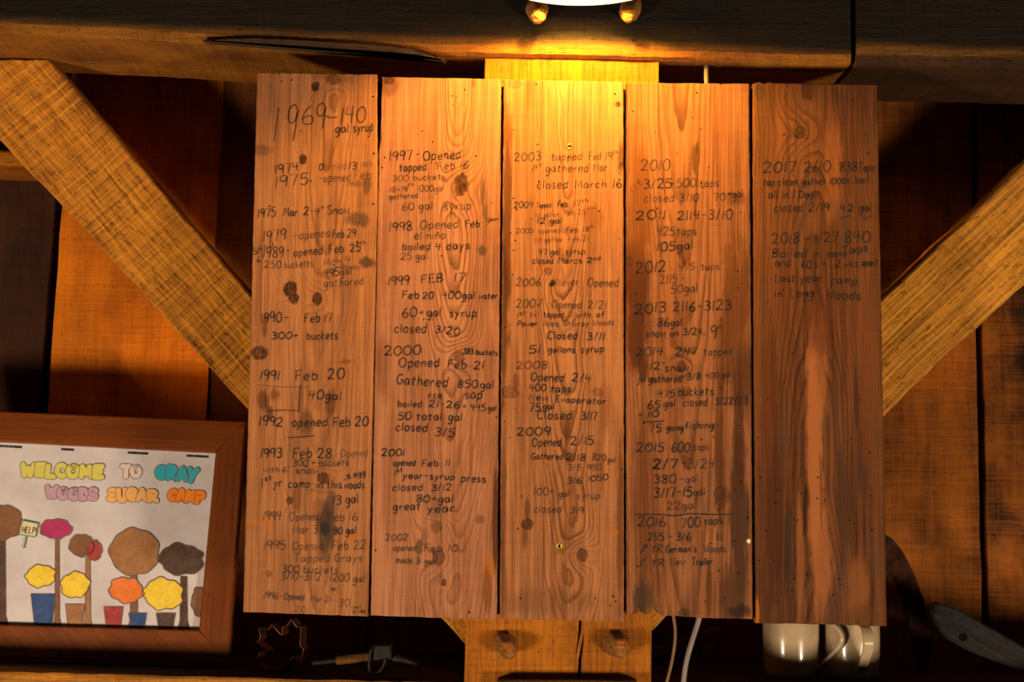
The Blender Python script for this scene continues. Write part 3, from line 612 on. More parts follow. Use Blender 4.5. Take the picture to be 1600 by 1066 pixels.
MT['wall_d'] = rough_timber('siding_dark_red', (0.055, 0.016, 0.004), (0.018, 0.005, 0.002), 39, saw=0.3, fibre=0.35, blotch=0.8, bump=0.5)
wall_board(-186, 71, MT['wall_d'], 0.038, 0.004, 2)
wall_board(84, 329, MT['wall_a'], 0.030, 0.0, 3)
wall_board(331.5, 580, MT['wall_b'], 0.0, 0.002, 4)
wall_board(583, 850, MT['wall_b'], 0.0, 0.0, 5)
wall_board(853, 1090, MT['wall_b'], 0.0, 0.002, 6)
wall_board(1093, 1330, MT['wall_c'], 0.0, 0.0, 7)
wall_board(1333, 1524.5, MT['wall_c'], 0.0, 0.0, 8)
MT['wall_e'] = rough_timber('siding_smoky_amber', (0.27, 0.078, 0.006), (0.020, 0.006, 0.002), 47, saw=0.6, fibre=0.35, blotch=1.6, bump=0.5)
wall_board(1535.5, 1790, MT['wall_e'], 0.0, 0.003, 9)
wall_board(1793, 2200, MT['wall_c'], 0.0, 0.0, 10)
floor_m = rough_timber('floor_old_planks', (0.09, 0.05, 0.025), (0.025, 0.014, 0.008), 51)
structure(link('floor', box_mesh('floor', (-2.2, -3.2, -0.05), (2.2, WALL_Y + 0.06, 0.0)), floor_m))
structure(link('ceiling', box_mesh('ceiling', (-2.2, -3.2, 3.1), (2.2, WALL_Y + 0.06, 3.14)), floor_m))
# nailing strip on the siding, seen past the left brace
prism_px('trim_1', [(-260, 226), (118, 238), (118, 262), (-260, 250)], 0.30, WALL_Y, MT['post'], None, 0.0, 0.03, 0.0006, 0.004, seed=3)['kind'] = 'structure'

# ================================================================== tie beams (two lengths butted together)
def beam(name, stations, label, seed, under):
    """stations: (px, py of the lower front edge); hewn timber 0.24 deep, 0.34 high"""
    rng = random.Random(seed)
    y0, y1 = 0.03, 0.27
    W = []
    for i in range(len(stations) - 1):
        (xa, ya), (xb, yb) = stations[i], stations[i + 1]
        k = max(1, int(abs(xb - xa) / 14))
        for j in range(k + (1 if i == len(stations) - 2 else 0)):
            t = j / k
            W.append(P(xa + (xb - xa) * t, ya + (yb - ya) * t + rng.uniform(-0.7, 0.7), y0))
    c = Vector(((W[0].x + W[-1].x) / 2, (y0 + y1) / 2, W[len(W) // 2].z + 0.17))
    prof_n = None
    verts, faces, mi = [], [], []
    for w in W:
        r = 0.010 + rng.uniform(-0.002, 0.003)
        ring = [(y0, w.z + 0.34), (y0 + rng.uniform(-0.0006, 0.0006), w.z + 0.17), (y0, w.z + 0.014 + rng.uniform(-0.0005, 0.0005)), (y0 + 0.0008, w.z + r), (y0 + r * 0.22, w.z + r * 0.3), (y0 + r * 0.9, w.z - 0.001), (y0 + 0.05, w.z), (y0 + 0.15, w.z + 0.002), (y1 - 0.01, w.z), (y1, w.z + 0.01), (y1, w.z + 0.34)]
        prof_n = len(ring)
        verts += [(w.x - c.x, a - c.y, b - c.z) for a, b in ring]
    n = len(W)
    for i in range(n - 1):
        for j in range(prof_n):
            a, b = i * prof_n + j, i * prof_n + (j + 1) % prof_n
            faces.append((a, b, b + prof_n, a + prof_n))
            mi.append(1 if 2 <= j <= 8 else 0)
    faces.append(tuple(range(prof_n))); mi.append(0)
    faces.append(tuple((n - 1) * prof_n + i for i in range(prof_n - 1, -1, -1))); mi.append(0)
    me = mesh(name, verts, faces, mi)
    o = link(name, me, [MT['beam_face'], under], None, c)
    tag(o, label, 'beam', kind='thing')
    return o
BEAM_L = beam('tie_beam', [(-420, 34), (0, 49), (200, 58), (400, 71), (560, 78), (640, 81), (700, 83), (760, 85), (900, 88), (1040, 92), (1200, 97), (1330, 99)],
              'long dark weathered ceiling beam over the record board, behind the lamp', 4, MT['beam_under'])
BEAM_R = beam('tie_beam', [(1339, 99), (1400, 99), (1600, 103), (2020, 116)],
              'dark beam end right of the vertical joint in the top right corner', 5, MT['beam_under_r'])
MT['sliver'] = rough_timber('sliver_split_wood', (0.075, 0.040, 0.018), (0.025, 0.013, 0.006), 91, saw=0.2, fibre=0.8, blotch=0.5, bump=0.6)
# torn sliver along the lower arris of the long beam
spl = [(316, 62.5), (350, 60.5), (390, 59), (430, 60), (500, 64), (560, 67.5), (610, 71), (645, 76), (668, 84), (697, 94.5), (672, 91), (645, 86), (600, 82), (540, 79.5), (470, 76.5), (420, 73), (378, 68.5), (340, 64.5)]
prism_px('splinter', spl, 0.019, 0.034, MT['sliver'], BEAM_L, 0.0, 0.012, 0.0007, 0.0012, seed=8)
def peg(px0, py0, px1, py1, rpx, y0, reach, parent, mat, seed, sides=8, squash=1.0):
    """whittled peg driven into a face at y0, coming out towards the room by 'reach'"""
    rng = random.Random(seed)
    a = P(px0, py0, y0 + 0.02); b = P(px1, py1, y0 - reach)
    r = rpx / 1000.0
    d = (b - a).normalized()
    s = d.cross(Vector((0, 0, 1))).normalized(); u = s.cross(d)
    ang = [2 * math.pi * (k + rng.uniform(-0.22, 0.22)) / sides for k in range(sides)]
    L = (b - a).length
    rings = [(0, 1.02), (0.45, 1.0), (0.74, 0.93), (0.90, 0.74), (1.0, 0.46)]
    bm = bmesh.new(); prev = None
    ph = rng.uniform(0, 6)
    for t, sc in rings:
        ring = []
        for k, q in enumerate(ang):
            rr = r * sc * (1 + rng.uniform(-0.07, 0.07)) * (1 - (0.16 * (1 + math.cos(q - ph)) * (t > 0.7)))
            ring.append(bm.verts.new(d * (L * t + rng.uniform(-0.002, 0.002)) + s * math.cos(q) * rr + u * math.sin(q) * rr * squash))
        if prev:
            for k in range(sides): bm.faces.new((prev[k], prev[(k + 1) % sides], ring[(k + 1) % sides], ring[k]))
        else: bm.faces.new(ring[::-1])
        prev = ring
    bm.faces.new(prev)
    o = link('peg', bm_mesh('peg', bm), mat, parent, a, None)
    bevel(o, 0.002, 2)
    return o
peg(840, 8, 838, 28, 18.0, 0.03, 0.050, BEAM_L, MT['peg_top'], 11, 12)
peg(987, 6, 982, 30, 18.0, 0.03, 0.050, BEAM_L, MT['peg_top'], 14, 9)

# ================================================================== braces
prism_px('diagonal_brace', [(76, 92), (400, 470), (735, 861), (735, 1016), (385, 637), (200, 432), (0, 219), (-124, 92)], 0.18, 0.28, MT['brace'], None, math.radians(-48.3), 0.02, 0.0012, 0.003, seed=21)
tag(bpy.data.objects['diagonal_brace'], 'diagonal timber brace crossing the upper left, behind the framed drawing', 'brace', kind='thing')
b2 = prism_px('diagonal_brace', [(1775, 96), (1600, 257), (1379, 467), (1012, 815), (1012, 992), (1382, 650), (1489, 544), (1530, 510), (1600, 446), (1962, 108)], 0.18, 0.28, MT['brace_r'], None, math.radians(43.4), 0.02, 0.0016, 0.003, seed=22)
tag(b2, 'diagonal timber brace rising to the right of the record board', 'brace', kind='thing')

# ================================================================== post with its pegs
POST_Y0, POST_Y1 = 0.042, 0.26
pa = P(758, 87.5, POST_Y0); pb = P(1030, 95.5, POST_Y0); pc = P(1017, 1066, POST_Y0); pd = P(725, 1066, POST_Y0)
pa.z = min(pa.z, P(760, 85, 0.03).z - 0.0012); pb.z = min(pb.z, P(1030, 91.5, 0.03).z - 0.0012)
def extend(a, b, z): return a + (b - a) * ((z - a.z) / (b.z - a.z))
pd2, pc2 = extend(pa, pd, 0.0), extend(pb, pc, 0.0)
crack_l = [(904.5, 966), (904, 985), (902.5, 1000), (899.8, 1022)]          # upper check, left side / right side
crack1 = [(908.6, 966), (908, 985), (904.6, 1002), (900.2, 1022)]
w = lambda q: P(q[0], q[1], POST_Y0)
def tri(v): return Vector((v.x, v.z))
c = Vector(((pa.x + pc2.x) / 2, POST_Y0 + 0.03, 1.2))
Rv = Matrix.Rotation(-math.pi / 2, 3, 'Y')
def loc2(v): l = Rv.transposed() @ (Vector((v.x, c.y, v.z)) - c); return Vector((l.x, l.z))
bot = extend(w((906, 1000)), w((904.5, 1066)), 0.0)
front = [pa, pb, pc2, bot + Vector((0.0045, 0, 0)), w((907.5, 1066)), w((908.5, 1030)), w((911.6, 1005)), w((912.4, 986)), w((909.6, 1004)), w((904.2, 1032)), w((902.5, 1066)), bot - Vector((0.003, 0, 0)), pd2]
me = prism('timber_post', resample([loc2(v) for v in front], 0.03, 0.0005, random.Random(5)), POST_Y0 - c.y, POST_Y0 + 0.06 - c.y, 0.0015)
POST = link('timber_post', me, MT['post'], None, c, Rv)
tag(POST, 'square upright post that carries the record board, two pegs at its foot', 'post', kind='thing')
back = [pa, pb, pc2, pd2]
link('post_core', prism('post_core', [loc2(v) for v in back], POST_Y0 + 0.0605 - c.y, POST_Y1 - c.y, 0.002), MT['post'], POST, c, Rv)
# the short upper check: a flat black face, its inner shade put into the colour
bm = bmesh.new()
for ring in [[(q[0], q[1]) for q in crack_l] + [(q[0], q[1]) for q in reversed(crack1)]]:
    bm.faces.new([bm.verts.new(P(x, y, POST_Y0 - 0.0004) - c) for x, y in ring])
link('crack', bm_mesh('crack', bm), MT['black'], POST, c)
peg(784, 994, 800, 1023, 18.5, POST_Y0, 0.046, POST, MT['peg'], 32, 7)
peg(957, 995, 973, 1022, 20.5, POST_Y0, 0.046, POST, MT['peg'], 35, 7)

# ================================================================== the ledge on both sides of the post
LF = 0.055
la, lb = P(0, 1050, LF), P(725, 1068, LF)
LSL = (lb.z - la.z) / (lb.x - la.x)
def ledge_z(x): return la.z + (x - la.x) * LSL
def ledge(x0, x1, label, seed):
    rng = random.Random(seed)
    n = int((x1 - x0) / 0.02)
    poly = []
    cz = ledge_z((x0 + x1) / 2) - 0.08
    cc = Vector(((x0 + x1) / 2, (LF + 0.43) / 2, cz))
    for k in range(n + 1):
        x = x0 + (x1 - x0) * k / n
        poly.append(Vector((x - cc.x, ledge_z(x) - cz + rng.uniform(-0.0012, 0.0006))))
    poly += [Vector((x1 - cc.x, -0.08)), Vector((x0 - cc.x, -0.08))]
    me = prism('ledge_beam', poly, LF - cc.y, 0.43 - cc.y, 0.003)
    for p_ in me.polygons:
        if p_.normal.z > 0.5 and abs(p_.normal.y) < 0.5: p_.material_index = 1
    o = link('ledge_beam', me, [MT['ledge'], MT['ledge_top']], None, cc)
    return tag(o, label, 'ledge', kind='thing')
LEDGE_L = ledge(-1.5, P(726, 1066, POST_Y0).x - 0.009, 'horizontal ledge under the framed drawing, left of the post', 41)
LEDGE_R = ledge(P(1019, 1066, POST_Y0).x + 0.012, 1.5, 'horizontal ledge under the two mugs, right of the post', 42)

# ================================================================== the record board
BOARD = empty('record_board', P(885, 545, 0.011), 'large board of five planks covered in pencilled syrup records, nailed to the post', 'board')
PL = [
 dict(out=[(402, 113), (589, 116), (590, 300), (583, 620), (575, 964), (480, 960), (380, 957), (390, 560)], xc=505, d0=0.06, sl=-0.05, fr=240, seed=1.0, con=0.36, early=(0.365, 0.155, 0.064), late=(0.15, 0.053, 0.019), bow=0.01, cath=0.012, dirt=0.55),
 dict(out=[(597, 120), (783, 123.5), (782, 300), (779, 650), (777, 968), (690, 966), (579, 962), (586, 560), (592, 235), (595, 190)], xc=712, d0=0.052, sl=-0.075, fr=330, seed=4.3, con=0.5, early=(0.40, 0.172, 0.088), late=(0.17, 0.060, 0.025), bow=0.006, cath=0.013, dirt=0.42),
 dict(out=[(787, 124), (974, 128), (975, 540), (975, 972), (900, 970), (781, 967), (783, 540)], xc=885, d0=0.046, sl=-0.065, fr=330, seed=9.1, con=0.52, early=(0.395, 0.168, 0.069), late=(0.14, 0.047, 0.016), bow=0.006, cath=0.017, dirt=0.45),
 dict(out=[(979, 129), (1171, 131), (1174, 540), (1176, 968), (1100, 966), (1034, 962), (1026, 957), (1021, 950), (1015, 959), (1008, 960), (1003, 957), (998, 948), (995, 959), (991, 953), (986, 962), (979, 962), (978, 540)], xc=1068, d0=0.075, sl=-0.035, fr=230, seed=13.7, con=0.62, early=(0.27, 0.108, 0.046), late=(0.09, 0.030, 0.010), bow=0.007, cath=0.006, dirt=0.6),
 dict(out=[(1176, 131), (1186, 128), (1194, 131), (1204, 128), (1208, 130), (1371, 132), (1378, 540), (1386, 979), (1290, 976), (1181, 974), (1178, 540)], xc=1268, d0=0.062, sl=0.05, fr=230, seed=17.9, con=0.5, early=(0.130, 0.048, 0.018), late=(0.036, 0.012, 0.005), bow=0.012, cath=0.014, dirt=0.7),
]
BLK = (0.012, 0.010, 0.010); GRY = (0.10, 0.065, 0.045); RED = (0.06, 0.017, 0.006); ORG = (0.36, 0.115, 0.010); PALE = (0.40, 0.19, 0.08); BRN = (0.075, 0.026, 0.009); LGT = (0.33, 0.125, 0.045)
KN = [
 [(493, 135, 7, 8, 1.0, 2.4), (522, 124, 12, 8, 0.55, 1.8), (474, 249, 6, 8, 0.85, 2.0), (454, 452, 11, 12, 0.95, 2.0), (459, 466, 8, 9, 0.95, 2.0), (496, 467, 8, 10, 0.95, 2.4), (406, 551, 13, 11, 0.9, 2.0), (539, 565, 7, 4, 0.25, 2.0), (505, 747, 10, 8, 0.75, 2.4), (453, 783, 5, 6, 0.85, 2.4), (420, 897, 5, 5, 0.3, 2.0), (520, 921, 4, 3, 0.7, 2.0)],
 [(720, 289, 11, 18, 0.95, 2.4), (717, 558, 9, 9, 0.5, 2.6), (682, 824, 9, 9, 0.22, 2.8), (685, 871, 10, 11, 0.45, 2.8), (694, 910, 4, 5, 0.7, 2.0), (607, 126, 9, 6, 0.6, 1.8)],
 [(804, 131, 11, 8, 0.15, 2.0), (965, 163, 5, 4, 0.9, 2.0), (857, 424, 6, 6, 0.35, 2.6), (796, 613, 14, 10, 0.22, 2.0), (934, 613, 8, 7, 0.22, 2.2), (824, 819, 9, 8, 0.7, 2.4), (910, 868, 9, 10, 0.6, 2.2)],
 [(984, 408, 6, 7, 0.3, 2.0), (1065, 572, 7, 8, 0.6, 2.4)],
 [(1250, 207, 9, 10, 0.85, 3.4), (1231, 130, 3, 8, 0.3, 2.0)],
]
ST = [
 [(508, 826, 8, 12, BLK, 0.95), (508, 830, 14, 52, (0.03, 0.022, 0.018), 0.8), (515, 790, 9, 26, (0.04, 0.03, 0.025), 0.6), (560, 344, 20, 13, (0.035, 0.025, 0.018), 0.7), (573, 410, 14, 9, (0.03, 0.022, 0.016), 0.8), (545, 418, 25, 5, (0.04, 0.028, 0.02), 0.55), (573, 290, 8, 15, (0.06, 0.035, 0.02), 0.7), (555, 287, 18, 6, (0.046, 0.026, 0.014), 0.5),
  (410, 235, 20, 10, (0.052, 0.029, 0.017), 0.5), (412, 625, 12, 16, BRN, 0.75), (422, 645, 6, 14, BRN, 0.8), (430, 618, 10, 12, BRN, 0.6), (518, 628, 12, 22, BRN, 0.7), (480, 660, 12, 24, BRN, 0.6), (413, 510, 5, 20, BRN, 0.7), (395, 817, 9, 5, ORG, 0.8), (418, 815, 8, 5, ORG, 0.8), (552, 841, 8, 5, ORG, 0.9), (462, 780, 7, 22, BRN, 0.5), (505, 110, 30, 18, (0.081, 0.029, 0.009), 0.35), (400, 735, 12, 60, LGT, 0.35), (497, 360, 4, 50, BRN, 0.45)],
 [(754, 300, 5, 26, (0.05, 0.032, 0.02), 0.65), (758, 330, 6, 16, (0.05, 0.032, 0.02), 0.6), (770, 343, 14, 3, (0.06, 0.04, 0.02), 0.6), (752, 392, 9, 10, (0.04, 0.026, 0.018), 0.75), (593, 215, 4, 22, (0.05, 0.018, 0.006), 0.9), (774, 830, 5, 110, (0.070, 0.020, 0.005), 0.9), (765, 890, 9, 22, ORG, 0.8), (763, 925, 9, 45, (0.151, 0.049, 0.012), 0.75), (750, 812, 10, 8, (0.05, 0.032, 0.02), 0.5),
  (655, 855, 5, 14, (0.03, 0.02, 0.015), 0.7), (597, 580, 12, 60, BRN, 0.4), (740, 130, 6, 10, (0.05, 0.02, 0.008), 0.6), (610, 135, 16, 18, (0.116, 0.041, 0.012), 0.6), (610, 745, 14, 120, (0.197, 0.070, 0.023), 0.35), (762, 560, 10, 60, (0.174, 0.058, 0.017), 0.35)],
 [(793, 330, 8, 200, (0.049, 0.015, 0.005), 0.85), (788, 520, 6, 140, (0.041, 0.013, 0.005), 0.75), (790, 190, 7, 60, (0.139, 0.046, 0.012), 0.7), (786, 800, 5, 150, RED, 0.6), (970, 250, 6, 30, (0.046, 0.016, 0.005), 0.75), (969, 830, 6, 160, (0.087, 0.026, 0.007), 0.7), (956, 832, 13, 4, ORG, 0.95), (824, 795, 5, 22, BRN, 0.7), (820, 840, 5, 24, BRN, 0.65), (925, 340, 18, 20, (0.157, 0.052, 0.013), 0.55), (925, 385, 7, 60, (0.128, 0.043, 0.012), 0.4),
  (806, 597, 8, 16, BRN, 0.6), (886, 668, 6, 26, BRN, 0.7), (885, 700, 3, 40, BRN, 0.6), (945, 640, 10, 50, (0.139, 0.046, 0.012), 0.5), (937, 730, 8, 50, (0.151, 0.049, 0.013), 0.4), (874, 860, 8, 9, (0.191, 0.093, 0.012), 0.7), (888, 835, 9, 26, (0.093, 0.029, 0.008), 0.45), (860, 940, 70, 24, (0.099, 0.043, 0.020), 0.4)],
 [(1000, 460, 22, 110, (0.049, 0.014, 0.005), 0.95), (1002, 330, 20, 100, (0.116, 0.035, 0.008), 0.75), (993, 545, 14, 40, (0.06, 0.018, 0.007), 0.95), (1004, 570, 9, 32, (0.05, 0.016, 0.006), 0.9), (1004, 770, 18, 150, (0.093, 0.030, 0.009), 0.65), (1003, 940, 17, 34, (0.035, 0.025, 0.018), 0.85), (1085, 245, 4, 28, (0.05, 0.022, 0.008), 0.85), (1089, 232, 3, 14, (0.02, 0.012, 0.006), 0.8),
  (1150, 480, 22, 130, (0.070, 0.022, 0.006), 0.75), (1158, 600, 20, 60, (0.05, 0.018, 0.009), 0.75), (1125, 720, 9, 120, (0.058, 0.017, 0.005), 0.7), (1155, 800, 18, 150, (0.035, 0.018, 0.012), 0.88), (1145, 930, 26, 60, (0.055, 0.024, 0.013), 0.85), (1155, 955, 20, 12, BLK, 0.75), (1128, 560, 10, 60, (0.058, 0.017, 0.005), 0.6), (1150, 310, 18, 14, (0.041, 0.017, 0.008), 0.6), (1155, 700, 12, 100, (0.046, 0.017, 0.007), 0.7),
  (1108, 920, 6, 50, (0.05, 0.018, 0.006), 0.75), (1070, 960, 9, 9, (0.03, 0.018, 0.012), 0.7), (1045, 400, 14, 160, LGT, 0.4), (1040, 700, 14, 200, (0.290, 0.104, 0.035), 0.3), (1170, 846, 3.6, 3.6, (0.75, 0.62, 0.5), 1.0), (1128, 775, 12, 20, (0.046, 0.017, 0.007), 0.5)],
 [(1272, 700, 14, 210, (0.302, 0.107, 0.036), 0.85), (1284, 560, 10, 90, (0.244, 0.087, 0.029), 0.6), (1285, 880, 18, 90, (0.278, 0.099, 0.032), 0.7), (1250, 880, 7, 110, (0.244, 0.087, 0.029), 0.55), (1210, 800, 14, 180, (0.043, 0.015, 0.007), 0.75), (1200, 620, 14, 150, (0.070, 0.020, 0.007), 0.6), (1318, 790, 14, 110, (0.05, 0.022, 0.012), 0.8), (1350, 730, 12, 50, (0.045, 0.022, 0.014), 0.8), (1300, 960, 12, 40, (0.06, 0.026, 0.016), 0.7),
  (1232, 840, 7, 60, (0.03, 0.02, 0.016), 0.7), (1340, 920, 18, 60, (0.209, 0.072, 0.023), 0.6), (1355, 600, 14, 160, (0.128, 0.041, 0.012), 0.5), (1193, 200, 12, 80, (0.064, 0.026, 0.009), 0.6), (1188, 145, 9, 16, (0.04, 0.022, 0.010), 0.7), (1300, 260, 16, 100, (0.244, 0.087, 0.026), 0.4), (1280, 500, 22, 60, (0.058, 0.017, 0.007), 0.6), (1220, 480, 14, 70, (0.075, 0.023, 0.008), 0.5), (1338, 620, 4, 60, BLK, 0.55), (1183, 960, 4, 30, ORG, 0.85), (1350, 960, 22, 20, (0.081, 0.032, 0.014), 0.6)],
]
HOLES = [
 [(436, 116), (440, 127), (456, 125), (583, 151), (581, 194), (576, 214), (470, 205), (486, 283), (421, 322), (558, 378), (583, 319), (584, 240), (424, 365)],
 [(601, 246), (597, 262), (676, 222), (681, 255), (744, 244), (768, 318), (668, 392), (690, 400), (587, 860), (733, 957), (662, 499), (776, 652), (706, 150), (713, 152), (708, 164), (726, 140), (660, 205)],
 [(803, 203), (838, 132), (840, 226), (888, 246), (961, 147), (802, 310), (807, 328), (967, 271), (842, 284), (798, 364), (805, 376), (968, 373), (802, 391), (877, 321), (868, 360), (876, 376), (801, 429), (792, 434), (840, 476), (790, 512), (974, 525), (805, 639), (788, 659), (797, 684), (972, 733), (809, 826), (813, 935), (930, 935), (954, 947), (962, 940), (958, 932), (936, 330), (831, 342)],
 [(1126, 132), (1089, 145), (1082, 184), (1095, 202), (1024, 206), (989, 174), (1058, 240), (1108, 261), (1027, 326), (1034, 296), (1090, 291), (1099, 293), (1037, 341), (1157, 332), (1105, 421), (1153, 424), (1029, 425), (994, 459), (1154, 450), (992, 490), (1014, 492), (1120, 484), (1126, 500), (1117, 528), (1100, 523), (1020, 592), (1127, 607), (1142, 625), (1006, 661), (1096, 687), (1114, 683), (1155, 665), (1013, 697), (1158, 753), (1148, 765), (1122, 797), (1168, 809), (1021, 819), (1110, 849), (1148, 845), (997, 885), (1123, 892), (1155, 896), (997, 922), (1132, 934), (1102, 940)],
 [(1332, 156), (1225, 210), (1262, 216), (1353, 210), (1356, 240), (1238, 552), (1199, 623), (1344, 625), (1330, 685), (1278, 746), (1252, 771), (1277, 779), (1246, 813), (1296, 826), (1243, 875), (1241, 904), (1261, 898), (1312, 905), (1314, 914), (1212, 785), (1360, 774), (1362, 829), (1209, 877), (1301, 930), (1215, 766), (1328, 813), (1273, 268), (1240, 275), (1234, 322), (1257, 372), (1236, 381), (1266, 420), (1299, 447), (1224, 453), (1350, 363), (1184, 684), (1359, 707), (1188, 746), (1197, 829), (1186, 876), (1238, 923), (1289, 781)],
]
PLANK_OBJ, PLANK_C = [], []
T_PL = 0.020
for i, p in enumerate(PL):
    xs = [q[0] for q in p['out']]; ys = [q[1] for q in p['out']]
    cx, cy = (min(xs) + max(xs)) / 2, (min(ys) + max(ys)) / 2
    c = P(cx, cy, 0.0); c.y = T_PL / 2
    def lp(px, py, c=c):
        w_ = P(px, py, 0.0); return (w_.x - c.x, w_.z - c.z)
    poly = resample([lp(x, y) for x, y in p['out']], 0.009, 0.00045, random.Random(60 + i))
    me = prism('plank', poly, -T_PL / 2, T_PL / 2, 0.0013)
    knots = [(*lp(kx, ky), rx / 1000, rz / 1000, dk, sp) for kx, ky, rx, rz, dk, sp in KN[i]]
    stains = [(*lp(sx, sy), rx / 1000, rz / 1000, cc, st) for sx, sy, rx, rz, cc, st in ST[i]]
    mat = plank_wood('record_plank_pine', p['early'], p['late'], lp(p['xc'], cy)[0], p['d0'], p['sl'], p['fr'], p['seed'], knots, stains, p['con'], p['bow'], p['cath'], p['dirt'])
    # worm and nail holes: tiny dark discs in the plank's own mesh
    bm = bmesh.new(); bm.from_mesh(me)
    rng = random.Random(80 + i)
    for hx, hy in HOLES[i]:
        lx, lz = lp(hx, hy)
        r = rng.uniform(0.0010, 0.0017)
        f = bm.faces.new([bm.verts.new((lx + math.cos(a) * r, -T_PL / 2 - 0.00015, lz + math.sin(a) * r)) for a in [2 * math.pi * k / 8 for k in range(8)]])
        f.material_index = 1
        f.normal_update()
        if f.normal.y > 0: f.normal_flip()
    me2 = bpy.data.meshes.new('plank'); bm.to_mesh(me2); bm.free()
    o = link('plank', me2, [mat, MT['hole']], BOARD, c)
    PLANK_OBJ.append(o); PLANK_C.append(c)
PLANK_OBJ[0]['label'] = 'pale pinkish plank at the left edge of the board'
PLANK_OBJ[3]['label'] = 'streaked plank with dark bands and splintered foot'
PLANK_OBJ[4]['label'] = 'dark red-brown plank at the right edge of the board'
rng = random.Random(99)
for pi, items in NOTES:
    o = PLANK_OBJ[pi]; c = PLANK_C[pi]
    bms = {}
    for it in items:
        if it[0] == 'L': _, pts, dk, wd = it; strokes = [[tuple(q) for q in catmull(pts, 4)]]
        else:
            text, x0, y0, x1, y1, h, dk, wd = it
            strokes = layout(text, x0, y0, x1, y1, h, rng)
        for st in strokes:
            bm = bms.setdefault(dk, bmesh.new())
            off = -T_PL / 2 - 0.0004 - rng.random() * 0.0001
            pts2 = [(P(x, y, 0.0).x - c.x, P(x, y, 0.0).z - c.z) for x, y in st]
            ribbon(bm, pts2, wd * 1.14 / 1000.0, 0, lambda q, off=off: Vector((q.x, off, q.y)), rng)
    allbm = bmesh.new(); keys = sorted(bms); me = bpy.data.meshes.new('pencil_note')
    V, F, MI = [], [], []
    for k, dk in enumerate(keys):
        b = bms[dk]; b.verts.index_update(); base = len(V)
        V += [v.co.copy() for v in b.verts]
        for f in b.faces:
            ids = [base + v.index for v in f.verts]
            f.normal_update()
            F.append(ids[::-1] if f.normal.y > 0 else ids); MI.append(k)
        b.free()
    allbm.free()
    link('pencil_note', mesh('pencil_note', V, F, MI), [INK[dk] for dk in keys], o, c)
# two brass screws in the middle plank
def screw(px, py):
    bm = bmesh.new()
    lathe_bm(bm, [(0.0046, 0.0), (0.0046, -0.0008), (0.0040, -0.0012), (0.0024, -0.0010), (0.0022, -0.0006)], 24, 'Z', False)
    for v in bm.verts: v.co = Vector((v.co.x, v.co.z, v.co.y))
    w_ = P(px, py, 0.0)
    o = link('screw', bm_mesh('screw', bm), MT['brass'], PLANK_OBJ[2], w_, None, True)
    bm = bmesh.new()
    pts = []
    for k in range(12):
        a = 2 * math.pi * k / 12; r = 0.0026 if k % 2 == 0 else 0.0017
        pts.append(bm.verts.new((r * math.cos(a), -0.0009, r * math.sin(a))))
    bm.faces.new(pts)
    # the star recess belongs to the screw head: join as second material
    me = o.data; b2 = bmesh.new(); b2.from_mesh(me)
    vs = [b2.verts.new(v.co) for v in pts]
    f = b2.faces.new(vs); f.material_index = 1; f.normal_update()
    if f.normal.y > 0: f.normal_flip()
    b2.to_mesh(me); b2.free(); bm.free(); me.materials.append(MT['black'])
screw(890, 229); screw(874, 853)
# added unseen black strips that keep lamplight out of the plank joints
MT['joint_shade_strip'] = plain('joint_shade_black', (0.010, 0.006, 0.004), 0.95, spec=0.0)
for (xa, ya), (xb, yb) in (((593, 124), (577, 958)), ((785, 130), (779, 962)), ((976.5, 134), (976.5, 958)), ((1174, 136), (1178.5, 964))):
    prism_px('joint_shade_strip', [(xa - 11, ya), (xa + 11, ya), (xb + 11, yb), (xb - 11, yb)], T_PL + 0.0002, 0.029, MT['joint_shade_strip'], BOARD, math.pi / 2, 0.2, 0, 0.001, pref=0.0)
# cleats that hold the planks together, between planks and post
for py in (190, 905):
    a, b = P(430, py, T_PL), P(1340, py + 12, T_PL)
    link('cleat', box_mesh('cleat', (a.x, 0.0295, a.z - 0.03), (b.x, POST_Y0 - 0.001, a.z + 0.03)), MT['ledge'], BOARD)

# small board fixed to the post right under the picture's edge; it keeps the low daylight off the post above it
qa, qb = P(777, 1062.5, 0.012), P(996, 1065.5, 0.012)
sb_ = link('bracket_board', box_mesh('bracket_board', (qa.x, 0.012, qa.z - 0.025), (qb.x, POST_Y0 - 0.0005, qa.z)), MT['ledge_top'])
bevel(sb_, 0.002)
tag(sb_, 'narrow dark board fixed across the post at the bottom edge', 'board')
# ================================================================== framed drawing leaning on the ledge
fb = P(340, 1036, 0.165)                                   # a point on the frame's front lower edge
fn = Vector((0.0, -1.0, 0.17)).normalized()                # leaning back
def FP(px, py, off=0.0): return Pplane(px, py, fb, fn) + fn * off
O_TL, O_TR, O_BR, O_BL = (-136, 638), (385, 660), (358, 1037), (-150, 1024)
I_TL, I_TR, I_BR, I_BL = (-88, 686), (338, 708), (312, 985), (-100, 974)
FRAME = empty('framed_drawing', FP(100, 1030, -0.01), 'crayon drawing in a brown wooden frame leaning on the left ledge', 'picture')
def slab(name, px, f0, f1, mat, parent, edge_up=0.0):
    """a flat-faced piece lying on the frame's plane, from depth f0 to f1"""
    W0 = [FP(x, y) for x, y in px]
    c = sum(W0, Vector()) / len(W0)
    xa = (W0[1] - W0[0]).normalized(); ya = fn.cross(xa).normalized() * 1.0
    R = Matrix((xa, -fn, xa.cross(-fn))).transposed()
    loc = [R.transposed() @ (w_ - c) for w_ in W0]
    me = prism(name, [Vector((l.x, l.z)) for l in loc], -f1, -f0, 0.0025)
    return link(name, me, mat, parent, c, R)
slab('frame_rail', [O_TL, O_TR, I_TR, I_TL], -0.014, 0.008, MT['frame'], FRAME)
slab('frame_rail', [O_BL, I_BL, I_BR, O_BR][::-1], -0.014, 0.008, MT['frame'], FRAME)
